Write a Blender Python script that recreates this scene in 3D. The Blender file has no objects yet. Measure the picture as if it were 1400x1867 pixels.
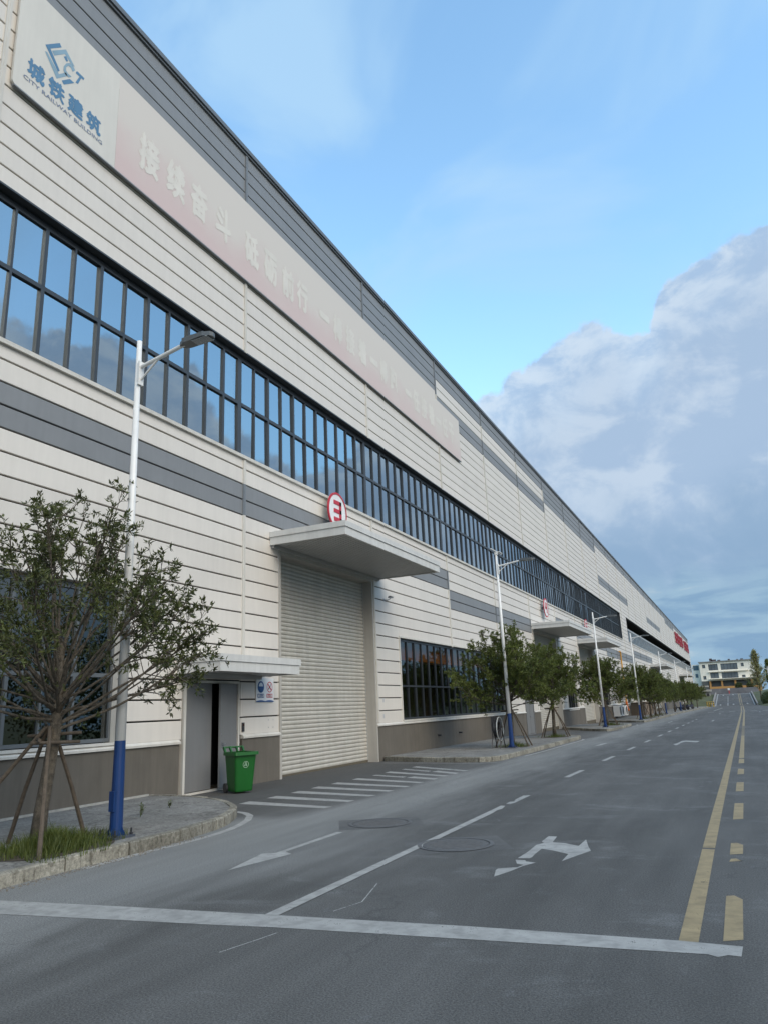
import bpy, math, random
from mathutils import Vector, Matrix
random.seed(7)
S = bpy.context.scene
COL = S.collection
R = math.radians

# ------------------------------------------------------------------ camera
YAW, PITCH, ROLL, FPX, HC = 0.424727, 0.263269, -0.043957, 1336.75, 1.65
cy, sy, cp, sp = math.cos(YAW), math.sin(YAW), math.cos(PITCH), math.sin(PITCH)
fwd = Vector((-sy*cp, cy*cp, sp)); rgt = Vector((cy, sy, 0)); up = rgt.cross(fwd)
cr, sr = math.cos(ROLL), math.sin(ROLL)
r2 = cr*rgt + sr*up; u2 = -sr*rgt + cr*up
cam = bpy.data.cameras.new('camera'); camo = bpy.data.objects.new('camera', cam); COL.objects.link(camo)
m = Matrix((r2, u2, -fwd)).transposed().to_4x4(); m.translation = Vector((0, 0, HC)); camo.matrix_world = m
cam.sensor_fit = 'VERTICAL'; cam.sensor_height = 36.0; cam.lens = FPX/1867*36.0
cam.clip_start = 0.05; cam.clip_end = 6000
S.camera = camo

# ------------------------------------------------------------------ light
EXPO = 0.90
SKY_STR = 0.11
SUN_AZ, SUN_EL = 118.0, 36.0          # degrees; azimuth from +Y towards +X
S.view_settings.view_transform = 'Standard'; S.view_settings.look = 'None'
S.view_settings.gamma = 1.0; S.view_settings.use_curve_mapping = False
S.view_settings.exposure = EXPO
sun = bpy.data.lights.new('sun', 'SUN'); suno = bpy.data.objects.new('sun', sun); COL.objects.link(suno)
sun.energy = 1.15; sun.angle = R(50); sun.color = (1.0, 0.80, 0.58)
sd = Vector((math.sin(R(SUN_AZ))*math.cos(R(SUN_EL)), math.cos(R(SUN_AZ))*math.cos(R(SUN_EL)), math.sin(R(SUN_EL))))
suno.rotation_euler = sd.to_track_quat('Z', 'Y').to_euler()

class NT:
    """small node helper"""
    def __init__(s, tree): s.t = tree; s.n = tree.nodes; s.l = tree.links
    def put(s, sock, v):
        if isinstance(v, bpy.types.NodeSocket): s.l.new(v, sock)
        elif v is not None:
            if hasattr(sock.default_value, '__len__') and not hasattr(v, '__len__'): v = [v]*len(sock.default_value)
            if hasattr(v, '__len__') and len(sock.default_value) == 4 and len(v) == 3: v = (*v, 1)
            sock.default_value = v
    def math(s, op, a, b=None, c=None, clamp=False):
        n = s.n.new('ShaderNodeMath'); n.operation = op; n.use_clamp = clamp
        for k, v in enumerate((a, b, c)):
            if v is not None: s.put(n.inputs[k], v)
        return n.outputs[0]
    def mix(s, f, a, b, mode='MIX'):
        n = s.n.new('ShaderNodeMix'); n.data_type = 'RGBA'; n.blend_type = mode
        s.put(n.inputs[0], f); s.put(n.inputs[6], a); s.put(n.inputs[7], b); return n.outputs[2]
    def noise(s, vec, scale, detail=4, rough=.5, dist=0., out=0):
        n = s.n.new('ShaderNodeTexNoise'); n.inputs['Scale'].default_value = scale; n.inputs['Detail'].default_value = detail
        n.inputs['Roughness'].default_value = rough; n.inputs['Distortion'].default_value = dist
        if vec is not None: s.l.new(vec, n.inputs['Vector'])
        return n.outputs[out]
    def step(s, v, a, b, lo=0., hi=1.):
        n = s.n.new('ShaderNodeMapRange'); n.interpolation_type = 'SMOOTHSTEP'
        s.put(n.inputs[0], v); s.put(n.inputs[1], a); s.put(n.inputs[2], b); s.put(n.inputs[3], lo); s.put(n.inputs[4], hi)
        return n.outputs[0]
    def lin(s, v, a, b, lo=0., hi=1.):
        n = s.n.new('ShaderNodeMapRange')
        s.put(n.inputs[0], v); s.put(n.inputs[1], a); s.put(n.inputs[2], b); s.put(n.inputs[3], lo); s.put(n.inputs[4], hi)
        return n.outputs[0]
    def vmul(s, vec, k):
        n = s.n.new('ShaderNodeVectorMath'); n.operation = 'MULTIPLY'; s.l.new(vec, n.inputs[0]); n.inputs[1].default_value = k; return n.outputs[0]
    def vadd(s, vec, k):
        n = s.n.new('ShaderNodeVectorMath'); n.operation = 'ADD'; s.l.new(vec, n.inputs[0]); n.inputs[1].default_value = k; return n.outputs[0]

W = bpy.data.worlds.new('World'); S.world = W; W.use_nodes = True
W.node_tree.nodes.clear()
T = NT(W.node_tree)
wo = T.n.new('ShaderNodeOutputWorld'); bg = T.n.new('ShaderNodeBackground'); bg.inputs[1].default_value = SKY_STR
T.l.new(bg.outputs[0], wo.inputs[0])
sky = T.n.new('ShaderNodeTexSky'); sky.sky_type = 'NISHITA'; sky.sun_disc = False
sky.sun_elevation = R(SUN_EL); sky.sun_rotation = R(SUN_AZ); sky.air_density = 1.0; sky.dust_density = 0.6; sky.ozone_density = 2.0
K = 1.0/(SKY_STR*2**EXPO)                      # cloud colours below are given as seen in the picture
tc = T.n.new('ShaderNodeTexCoord'); D3 = tc.outputs['Generated']
sx = T.n.new('ShaderNodeSeparateXYZ'); T.l.new(D3, sx.inputs[0])
az = T.math('MULTIPLY', T.math('ARCTAN2', sx.outputs[0], sx.outputs[1]), 57.29578)
el = T.math('MULTIPLY', T.math('ARCSINE', sx.outputs[2]), 57.29578)
fc = T.n.new('ShaderNodeFloatCurve'); cvm = fc.mapping; cv = cvm.curves[0]
prof = [(-90, 14), (-40, 19), (-24, 21), (-15.3, 22.8), (-12.9, 24.4), (-10, 25.4), (-8.1, 26.6), (-5.4, 27.6), (-3.1, 26.0),
        (-1.5, 28.0), (-.1, 30.0), (2.7, 31.0), (5.1, 31.6), (8, 31.8), (15, 29), (24, 23), (32, 19.5), (40, 25), (50, 28), (62, 27), (90, 22)]
pts = [((a+90)/180, e/60) for a, e in prof]
cv.points[0].location = pts[0]; cv.points[1].location = pts[-1]
for q in pts[1:-1]: cv.points.new(*q)
for q in cv.points: q.handle_type = 'AUTO'
cvm.update()
T.l.new(T.lin(az, -90, 90), fc.inputs['Value'])
elb = T.math('MULTIPLY', fc.outputs[0], 60)
n1 = T.noise(D3, 7.5, 9, .56, .3); n2 = T.noise(T.vadd(D3, (3.1, 1.7, .4)), 22, 6, .6)
wob = T.math('ADD', T.math('MULTIPLY', T.math('SUBTRACT', n1, .5), 7.0), T.math('MULTIPLY', T.math('SUBTRACT', n2, .5), 2.8))
depth = T.math('SUBTRACT', elb, T.math('ADD', el, wob))        # degrees inside the cloud bank
edge = T.step(depth, -0.15, .65)
soft = T.step(depth, -4, 7)
mask = T.math('ADD', T.math('MULTIPLY', edge, .80), T.math('MULTIPLY', soft, .20))
nb = T.noise(T.vadd(D3, (7.7, 2.2, 5.1)), 5.2, 7, .55, .35)
n3 = T.noise(T.vmul(T.vadd(D3, (1.2, .3, .9)), (1, 1, 1.7)), 11, 7, .6, .4)
shade = T.math('ADD', T.math('MULTIPLY', nb, .62), T.math('MULTIPLY', n3, .38))
n1s = T.noise(T.vadd(D3, (-.018, -.004, .030)), 7.5, 9, .56, .3)
n3s = T.noise(T.vmul(T.vadd(D3, (1.2-.008, .3, .9+.014)), (1, 1, 1.7)), 11, 7, .6, .4)
lit = T.math('ADD', T.math('MULTIPLY', T.math('SUBTRACT', n1, n1s), .75), T.math('MULTIPLY', T.math('SUBTRACT', n3, n3s), .55))
shade = T.math('ADD', shade, lit)
cl = T.mix(T.step(shade, .36, .66), (.400, .540, .735), (.550, .670, .820))
rim = T.math('MULTIPLY', T.step(depth, 4.5, .2), T.step(T.math('ADD', n3, lit), .34, .64))
cl = T.mix(T.math('MULTIPLY', rim, .8), cl, (.68, .77, .86))
# dark underside of the bank and the layered sky beneath it
under = T.math('MULTIPLY', T.step(T.math('ADD', el, T.math('MULTIPLY', T.math('SUBTRACT', n1, .5), 9)), 17, 9.5), T.step(nb, .62, .40))
cl = T.mix(T.math('MULTIPLY', under, .8), cl, (.255, .405, .595))
low = T.step(T.math('ADD', el, T.math('MULTIPLY', T.math('SUBTRACT', n1, .5), 8)), 9.0, 5.5)
st = T.noise(T.vmul(D3, (1, 1, 5.0)), 7, 6, .55, .3)
lowc = T.mix(T.step(st, .42, .60), (.240, .395, .580), (.340, .510, .665))
lowc = T.mix(T.math('MULTIPLY', T.step(st, .60, .70), .7), lowc, (.50, .62, .70))
cl = T.mix(low, cl, lowc)
clear = T.mix(1.0, sky.outputs[0], (1.90, 2.17, 1.97), 'MULTIPLY')
# pale veils high up
vn = T.noise(T.vmul(T.vadd(D3, (.5, 4, 2)), (1, 1.8, 1.2)), 2.6, 5, .5, .6)
veil = T.math('MULTIPLY', T.step(vn, .42, .66), T.step(el, 24, 38))
clear = T.mix(T.math('MULTIPLY', veil, .75), clear, (.47*K, .72*K, .97*K))
clK = T.mix(1.0, cl, (K, K, K), 'MULTIPLY')
final = T.mix(mask, clear, clK)
below = T.step(el, 0.0, -3.0)
final = T.mix(below, final, (.20*K, .22*K, .22*K))
T.l.new(final, bg.inputs[0])

# ------------------------------------------------------------------ materials
MATS = {}
def mat(name, col, rough=.7, var=.12, scale=6., fine=0., bump=0., metal=0., streak=0., spec=.5, coords='Object'):
    if name in MATS: return MATS[name]
    m = bpy.data.materials.new(name); m.use_nodes = True; MATS[name] = m
    t = NT(m.node_tree); b = t.n['Principled BSDF']
    tcn = t.n.new('ShaderNodeTexCoord'); g = t.n.new('ShaderNodeNewGeometry'); P = g.outputs['Position']
    c = (*col, 1)
    n = t.noise(P, scale, 5, .6)
    v = t.lin(n, .3, .7, 1-var, 1+var)
    if streak:
        sn = t.noise(t.vmul(P, (3, 3, .25)), 2.2, 5, .6)
        v = t.math('MULTIPLY', v, t.lin(sn, .35, .75, 1+streak*.4, 1-streak))
    if fine:
        fn = t.noise(P, 140, 2, .6)
        v = t.math('MULTIPLY', v, t.lin(fn, .25, .75, 1-fine, 1+fine))
    if name.startswith('panel'):
        oi = t.n.new('ShaderNodeObjectInfo'); v = t.math('MULTIPLY', v, t.lin(oi.outputs['Random'], 0, 1, .955, 1.03))
    out = t.mix(1.0, c, v, 'MULTIPLY'); t.l.new(out, b.inputs['Base Color'])
    b.inputs['Roughness'].default_value = rough; b.inputs['Metallic'].default_value = metal
    b.inputs['Specular IOR Level'].default_value = spec
    if bump:
        bn = t.n.new('ShaderNodeBump'); bn.inputs['Strength'].default_value = bump; bn.inputs['Distance'].default_value = .02
        t.l.new(t.noise(P, 60, 4, .6), bn.inputs['Height']); t.l.new(bn.outputs[0], b.inputs['Normal'])
    return m
WHITE = mat('panel_white', (.648, .602, .542), .42, .035, .8, 0, 0, 0, .045)
GREY = mat('panel_grey', (.205, .208, .210), .45, .05, 1.3, 0, 0, 0, .06)
CREAM = mat('trim_cream', (.575, .548, .495), .5, .06, 2, 0, 0, 0, .10)
GREYT = mat('trim_grey', (.17, .185, .20), .5, .06, 2)
CAPM = mat('roof_cap_metal', (.115, .125, .135), .45, .06, 2)
JOINT = mat('joint_backing', (.028, .026, .024), .9, .1)
PLINTH = mat('plinth_render', (.118, .104, .085), .85, .10, 1.1, .05, .15, 0, .16)
DARKF = mat('window_frame_dark', (.034, .038, .043), .4, .06, 3)
GREYF = mat('window_frame_grey', (.105, .115, .122), .4, .06, 3)
SHUT = mat('shutter_slat', (.47, .445, .39), .45, .07, 2, 0, 0, 0, .12)
DOORG = mat('door_grey', (.175, .175, .174), .45, .05, 2, 0, 0, 0, .05)
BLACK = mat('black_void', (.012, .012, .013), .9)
DARKPL = mat('dark_plastic', (.03, .03, .033), .5)
INTER = mat('interior_dark', (.10, .085, .06), .9)
STEEL = mat('steel', (.35, .35, .36), .35, .05, 5, 0, 0, .8)
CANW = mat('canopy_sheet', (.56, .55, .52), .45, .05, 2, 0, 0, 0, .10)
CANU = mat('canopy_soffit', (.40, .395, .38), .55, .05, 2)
POLEW = mat('pole_white', (.74, .73, .70), .35, .05, 3, 0, 0, 0, .05)
POLEB = mat('pole_blue', (.007, .034, .130), .38, .10, 4, 0, 0, 0, .08)
LAMPH = mat('lamp_housing', (.10, .11, .115), .5)
LAMPL = mat('lamp_lens', (.28, .31, .33), .25)
BINM = mat('bin_green', (.006, .092, .012), .40, .10, 4)
CONC = None; KERB = None
BARK = mat('bark', (.088, .073, .054), .95, .55, 16, .35, .9)
STAKE = mat('stake_wood', (.085, .066, .048), .9, .3, 12, .2, .3)
SOIL = mat('soil', (.06, .048, .034), .95, .3, 8, .3, .4)
VERGE = mat('verge_ground', (.075, .085, .035), .95, .35, .8, .25, .4)
REDS = mat('sign_red', (.46, .022, .035), .45, .05)
SIGNW = mat('sign_white', (.70, .70, .69), .45, .03)
SIGNB = mat('sign_blue', (.014, .075, .22), .45, .05)
LOGOD = mat('logo_blue_dark', (.080, .190, .315), .5, .10, 2)
LOGOL = mat('logo_blue_light', (.215, .325, .400), .5, .10, 2)
TXTP = mat('logo_text_faded', (.170, .205, .285), .5, .08, 2)
BOARD = mat('board_white', (.60, .572, .515), .5, .04, .7, 0, 0, 0, .04)
FADED = mat('slogan_cream', (.650, .612, .55), .55, .05, 1.5)
YELW = mat('pipe_yellow', (.55, .27, .03), .45)
ORNG = mat('orange_paint', (.62, .20, .02), .5, .12, 1)
BROWN = mat('brown_render', (.17, .125, .085), .85, .12, 1)
HOUSEW = mat('house_white', (.82, .74, .61), .8, .08, .3, 0, 0, 0, .16)
HOUSEO = mat('house_orange', (.47, .235, .075), .8, .1, .4)
HGLASS = mat('house_glass', (.13, .145, .15), .2, .25, .25)
GREYC = mat('grey_concrete', (.25, .24, .225), .9, .15, .5, 0, 0, 0, .2)
IRON = mat('cast_iron', (.092, .091, .09), .7, .2, 20, .2, .4)

def concrete(name, c0, c1, dirt, kerb):
    m = bpy.data.materials.new(name); m.use_nodes = True
    t = NT(m.node_tree); b = t.n['Principled BSDF']; g = t.n.new('ShaderNodeNewGeometry'); P = g.outputs['Position']
    big = t.noise(P, 1.1, 6, .62, .5); med = t.noise(P, 5.5, 6, .66, .3); fine = t.noise(P, 110, 3, .7)
    c = t.mix(t.step(big, .34, .66), c0, c1)
    c = t.mix(t.math('MULTIPLY', t.step(med, .54, .68), .75), c, dirt)
    c = t.mix(t.math('MULTIPLY', t.step(med, .40, .30), .55), c, tuple(x*1.45 for x in c1))
    if kerb:
        dr = t.noise(t.vmul(P, (9, 9, 1.2)), 2.0, 5, .65)
        c = t.mix(t.math('MULTIPLY', t.step(dr, .50, .66), .7), c, dirt)
        oi = t.n.new('ShaderNodeObjectInfo'); c = t.mix(1.0, c, t.lin(oi.outputs['Random'], 0, 1, .80, 1.18), 'MULTIPLY')
    else:                                             # faint slab joints and fine cracks
        vo = t.n.new('ShaderNodeTexVoronoi'); vo.feature = 'DISTANCE_TO_EDGE'; vo.inputs['Scale'].default_value = .55
        wv = t.n.new('ShaderNodeVectorMath'); wv.operation = 'ADD'; t.l.new(P, wv.inputs[0]); t.l.new(t.noise(P, 2.2, 5, .6, 0, 1), wv.inputs[1]); t.l.new(wv.outputs[0], vo.inputs['Vector'])
        c = t.mix(t.math('MULTIPLY', t.step(vo.outputs[0], .016, .004), .55), c, (.06, .055, .05))
    mg = t.noise(P, 24, 4, .75)
    c = t.mix(1.0, c, t.lin(mg, .32, .68, .62, 1.38), 'MULTIPLY')
    c = t.mix(1.0, c, t.lin(fine, .28, .72, .74, 1.26), 'MULTIPLY')
    t.l.new(c, b.inputs['Base Color']); b.inputs['Roughness'].default_value = .92; b.inputs['Specular IOR Level'].default_value = .25
    bn = t.n.new('ShaderNodeBump'); bn.inputs['Strength'].default_value = .6; bn.inputs['Distance'].default_value = .008
    t.l.new(t.math('ADD', fine, med), bn.inputs['Height']); t.l.new(bn.outputs[0], b.inputs['Normal'])
    return m
CONC = concrete('sidewalk_concrete', (.165, .16, .148), (.225, .22, .205), (.105, .10, .09), False)
KERB = concrete('kerb_concrete', (.195, .180, .145), (.285, .268, .222), (.110, .098, .075), True)

def banner_material():
    m = bpy.data.materials.new('slogan_faded_pink'); m.use_nodes = True
    t = NT(m.node_tree); b = t.n['Principled BSDF']; g = t.n.new('ShaderNodeNewGeometry'); P = g.outputs['Position']
    s = t.n.new('ShaderNodeSeparateXYZ'); t.l.new(P, s.inputs[0])
    n = t.noise(P, .55, 4, .55)
    h = t.math('ADD', t.lin(s.outputs[2], 14.0, 16.7), t.math('MULTIPLY', t.math('SUBTRACT', n, .5), .9))
    f = t.math('ADD', t.step(h, .02, .75), t.lin(s.outputs[1], 11, 40, 0, .45), clamp=True)
    t.l.new(t.mix(f, (.575, .450, .425), (.600, .552, .498)), b.inputs['Base Color']); b.inputs['Roughness'].default_value = .55
    return m
PINK = banner_material()

def asphalt():
    m = bpy.data.materials.new('asphalt'); m.use_nodes = True
    t = NT(m.node_tree); b = t.n['Principled BSDF']; g = t.n.new('ShaderNodeNewGeometry'); P = g.outputs['Position']
    s = t.n.new('ShaderNodeSeparateXYZ'); t.l.new(P, s.inputs[0])
    big = t.noise(t.vmul(P, (1, .35, 1)), .55, 5, .6, .5)
    med = t.noise(t.vmul(P, (1, .6, 1)), 3.0, 5, .65, .3)
    fine = t.noise(P, 70, 3, .75); agg = t.noise(P, 260, 1, .5)
    c = t.mix(t.step(big, .30, .70), (.064, .0625, .0585), (.099, .097, .092))
    c = t.mix(t.step(med, .62, .80), c, (.135, .137, .138))
    # pale dust swept towards the kerb on the building side
    dn = t.noise(t.vmul(P, (1.2, .25, 1)), 1.1, 5, .6, .4)
    dust = t.math('MULTIPLY', t.step(t.math('ADD', s.outputs[0], t.math('MULTIPLY', t.math('SUBTRACT', dn, .5), 3.2)), -3.9, -6.4), t.step(s.outputs[0], -8.6, -7.3))
    c = t.mix(t.math('MULTIPLY', dust, .85), c, (.205, .205, .195))
    sw = t.noise(t.vmul(P, (.8, 1.3, 1)), .8, 7, .70, .5)
    c = t.mix(t.math('MULTIPLY', t.step(sw, .52, .72), .55), c, (.165, .167, .165))
    # newer, darker asphalt apron by the doors
    apr = t.math('MULTIPLY', t.step(t.math('ADD', s.outputs[0], t.math('MULTIPLY', t.math('SUBTRACT', big, .5), 1.2)), -6.6, -7.2), t.step(s.outputs[1], 10.6, 11.4))
    c = t.mix(t.math('MULTIPLY', apr, .75), c, (.066, .064, .060))
    # tyre-polished and stained streaks
    tr = t.noise(t.vmul(P, (2.2, .10, 1)), 1.6, 4, .55)
    c = t.mix(1.0, c, t.lin(tr, .3, .72, 1.10, .88), 'MULTIPLY')
    c = t.mix(1.0, c, t.lin(fine, .32, .68, .42, 1.58), 'MULTIPLY')
    c = t.mix(t.step(agg, .66, .76), c, (.26, .26, .25))
    # hairline cracks
    vo = t.n.new('ShaderNodeTexVoronoi'); vo.feature = 'DISTANCE_TO_EDGE'; vo.inputs['Scale'].default_value = .33
    wv = t.n.new('ShaderNodeVectorMath'); wv.operation = 'ADD'; t.l.new(P, wv.inputs[0])
    wn = t.noise(P, 1.7, 5, .6, 0, 1); t.l.new(wn, wv.inputs[1]); t.l.new(wv.outputs[0], vo.inputs['Vector'])
    ck = t.math('MULTIPLY', t.step(vo.outputs[0], .010, .003), t.step(t.noise(P, .45, 3), .52, .60))
    c = t.mix(t.math('MULTIPLY', ck, .28), c, (.03, .03, .03))
    t.l.new(c, b.inputs['Base Color']); b.inputs['Roughness'].default_value = .82
    b.inputs['Specular IOR Level'].default_value = .35
    bn = t.n.new('ShaderNodeBump'); bn.inputs['Strength'].default_value = .55; bn.inputs['Distance'].default_value = .006
    t.l.new(fine, bn.inputs['Height']); t.l.new(bn.outputs[0], b.inputs['Normal'])
    return m
ASPH = asphalt()

def paint(name, col, wear=.46):
    m = bpy.data.materials.new(name); m.use_nodes = True
    t = NT(m.node_tree); b = t.n['Principled BSDF']; g = t.n.new('ShaderNodeNewGeometry'); P = g.outputs['Position']
    n = t.noise(P, 7, 6, .62, .2); f = t.noise(P, 85, 3, .7); d = t.noise(t.vmul(P, (1, 3, 1)), 1.6, 4, .6)
    c = t.mix(t.step(n, .38, .70), col, tuple(x*.72 for x in col))
    c = t.mix(1.0, c, t.lin(d, .3, .7, 1.08, .84), 'MULTIPLY')
    t.l.new(c, b.inputs['Base Color']); b.inputs['Roughness'].default_value = .7
    w = t.math('ADD', t.math('MULTIPLY', n, .55), t.math('MULTIPLY', f, .45))
    t.l.new(t.step(w, wear-.10, wear-.06), b.inputs['Alpha'])
    return m
PWHITE = paint('paint_white', (.34, .335, .315), .46)
PWORN = paint('paint_white_worn', (.36, .36, .34), .53)
PYEL = paint('paint_yellow', (.305, .235, .125), .45)

def glass(name, tint, refl, trans, rough=.01):
    m = bpy.data.materials.new(name); m.use_nodes = True
    t = NT(m.node_tree); o = t.n['Material Output']; t.n.remove(t.n['Principled BSDF'])
    gl = t.n.new('ShaderNodeBsdfGlossy'); gl.inputs['Color'].default_value = (*refl, 1); gl.inputs['Roughness'].default_value = rough
    tr = t.n.new('ShaderNodeBsdfTransparent'); tr.inputs['Color'].default_value = (*trans, 1)
    fr = t.n.new('ShaderNodeFresnel'); fr.inputs['IOR'].default_value = 1.5
    bn = t.n.new('ShaderNodeBump'); bn.inputs['Strength'].default_value = .02; bn.inputs['Distance'].default_value = .02
    g = t.n.new('ShaderNodeNewGeometry'); t.l.new(t.noise(g.outputs['Position'], 1.3, 2), bn.inputs['Height']); t.l.new(bn.outputs[0], gl.inputs['Normal'])
    f = t.math('ADD', t.math('MULTIPLY', fr.outputs[0], .75), tint, clamp=True)
    mx = t.n.new('ShaderNodeMixShader'); t.l.new(f, mx.inputs[0]); t.l.new(tr.outputs[0], mx.inputs[1]); t.l.new(gl.outputs[0], mx.inputs[2])
    t.l.new(mx.outputs[0], o.inputs[0]); return m
GLASS = glass('glass_reflective', .42, (.74, .84, .90), (.42, .50, .53))
GLASSD = glass('glass_lower', .13, (.75, .80, .80), (.55, .54, .47))

def leafmat(name, a, b_, tl=.25):
    m = bpy.data.materials.new(name); m.use_nodes = True
    t = NT(m.node_tree); b = t.n['Principled BSDF']; g = t.n.new('ShaderNodeNewGeometry')
    c = t.mix(g.outputs['Random Per Island'], a, b_)
    n = t.noise(g.outputs['Position'], 1.4, 3)
    c = t.mix(1.0, c, t.lin(n, .3, .7, .72, 1.3), 'MULTIPLY')
    t.l.new(c, b.inputs['Base Color']); b.inputs['Roughness'].default_value = .5; b.inputs['Specular IOR Level'].default_value = .35
    o = t.n['Material Output']; tb = t.n.new('ShaderNodeBsdfTranslucent'); t.l.new(c, tb.inputs[0])
    mx = t.n.new('ShaderNodeMixShader'); mx.inputs[0].default_value = tl
    t.l.new(b.outputs[0], mx.inputs[1]); t.l.new(tb.outputs[0], mx.inputs[2]); t.l.new(mx.outputs[0], o.inputs[0]); return m
LEAF = leafmat('leaf_dark', (.033, .044, .013), (.098, .112, .032), .18)
LEAF2 = leafmat('leaf_mid', (.062, .086, .020), (.165, .190, .046))
LEAFY = leafmat('leaf_ginkgo', (.21, .22, .09), (.36, .33, .15), .35)
GRASS = leafmat('grass_blade', (.045, .072, .014), (.150, .175, .045), .35)
HEDGE = leafmat('hedge_leaf', (.022, .040, .012), (.050, .075, .022))

# ------------------------------------------------------------------ mesh helpers
class MB:
    def __init__(s): s.v = []; s.f = []; s.mi = []
    def quad(s, a, b, c, d, mi=0):
        k = len(s.v); s.v += [a, b, c, d]; s.f.append((k, k+1, k+2, k+3)); s.mi.append(mi); return s
    def poly(s, pts, mi=0):
        k = len(s.v); s.v += pts; s.f.append(tuple(range(k, k+len(pts)))); s.mi.append(mi); return s
    def box(s, x0, x1, y0, y1, z0, z1, mi=0):
        k = len(s.v)
        s.v += [(x0, y0, z0), (x1, y0, z0), (x1, y1, z0), (x0, y1, z0), (x0, y0, z1), (x1, y0, z1), (x1, y1, z1), (x0, y1, z1)]
        s.f += [tuple(k+i for i in q) for q in ((0, 3, 2, 1), (4, 5, 6, 7), (0, 1, 5, 4), (1, 2, 6, 5), (2, 3, 7, 6), (3, 0, 4, 7))]
        s.mi += [mi]*6; return s
    def prism(s, pts, z0, z1, mi=0):               # pts: ccw (x,y)
        k = len(s.v); n = len(pts)
        s.v += [(x, y, z0) for x, y in pts]+[(x, y, z1) for x, y in pts]
        s.f.append(tuple(k+n+i for i in range(n))); s.f.append(tuple(k+n-1-i for i in range(n)))
        s.f += [(k+i, k+(i+1) % n, k+n+(i+1) % n, k+n+i) for i in range(n)]; s.mi += [mi]*(n+2); return s
    def extr(s, pts, ax, a0, a1, mi=0):            # polygon in the plane normal to axis ax, extruded a0..a1
        k = len(s.v); n = len(pts)
        def P(p, a): return (a, p[0], p[1]) if ax == 0 else ((p[0], a, p[1]) if ax == 1 else (p[0], p[1], a))
        s.v += [P(p, a0) for p in pts]+[P(p, a1) for p in pts]
        s.f.append(tuple(k+i for i in range(n))); s.f.append(tuple(k+2*n-1-i for i in range(n)))
        s.f += [(k+i, k+(i+1) % n, k+n+(i+1) % n, k+n+i) for i in range(n)]; s.mi += [mi]*(n+2); return s
    def tube(s, path, rad, n=8, cap=True, mi=0):
        path = [Vector(p) for p in path]
        if not hasattr(rad, '__len__'): rad = [rad]*len(path)
        k0 = len(s.v); ref = None
        for i, p in enumerate(path):
            d = (path[min(i+1, len(path)-1)]-path[max(i-1, 0)])
            if d.length < 1e-9: d = Vector((0, 0, 1))
            d.normalize()
            if ref is None: ref = Vector((0, 0, 1)) if abs(d.z) < .9 else Vector((1, 0, 0))
            a = d.cross(ref).normalized(); b = a.cross(d).normalized(); ref = b
            for j in range(n):
                t = 2*math.pi*j/n; q = p+a*(rad[i]*math.cos(t))+b*(rad[i]*math.sin(t)); s.v.append((q.x, q.y, q.z))
        for i in range(len(path)-1):
            for j in range(n):
                s.f.append((k0+i*n+j, k0+i*n+(j+1) % n, k0+(i+1)*n+(j+1) % n, k0+(i+1)*n+j)); s.mi.append(mi)
        if cap:
            s.f.append(tuple(k0+n-1-j for j in range(n))); e = k0+(len(path)-1)*n; s.f.append(tuple(e+j for j in range(n))); s.mi += [mi]*2
        return s
    def mesh(s, name, mats, smooth=False):
        me = bpy.data.meshes.new(name); me.from_pydata(s.v, [], s.f)
        for m_ in (mats if isinstance(mats, (list, tuple)) else [mats]): me.materials.append(m_)
        if any(s.mi): me.polygons.foreach_set('material_index', s.mi)
        if smooth: me.polygons.foreach_set('use_smooth', [True]*len(me.polygons))
        me.update(); return me
def link(name, me, parent=None, loc=None):
    o = bpy.data.objects.new(name, me); COL.objects.link(o)
    if parent is not None: o.parent = parent
    if loc is not None: o.location = loc
    return o
def tag(o, label=None, cat=None, group=None, kind=None):
    if label: o['label'] = label
    if cat: o['category'] = cat
    if group: o['group'] = group
    if kind: o['kind'] = kind
    return o
def thing(name, label, cat, loc=(0, 0, 0), rz=0, group=None):
    o = bpy.data.objects.new(name, None); COL.objects.link(o); o.location = loc; o.rotation_euler = (0, 0, rz)
    o.empty_display_size = .2
    return tag(o, label, cat, group)
def copy_tree(o, parent=None):
    c = o.copy(); COL.objects.link(c)
    if parent is not None: c.parent = parent
    for ch in list(o.children): copy_tree(ch, c)
    return c
def struct(name, me, parent=None):
    o = link(name, me, parent)
    if parent is None: o['kind'] = 'structure'
    return o
def zg(Y):                                       # ground falls gently away, then a ramp climbs
    if Y <= 12: return 0.0
    if Y <= 185: return -.0045*(Y-12)
    a = -.0045*173
    if Y <= 229: return a+(Y-185)/44*(1.9-a)
    return 1.9
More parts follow.
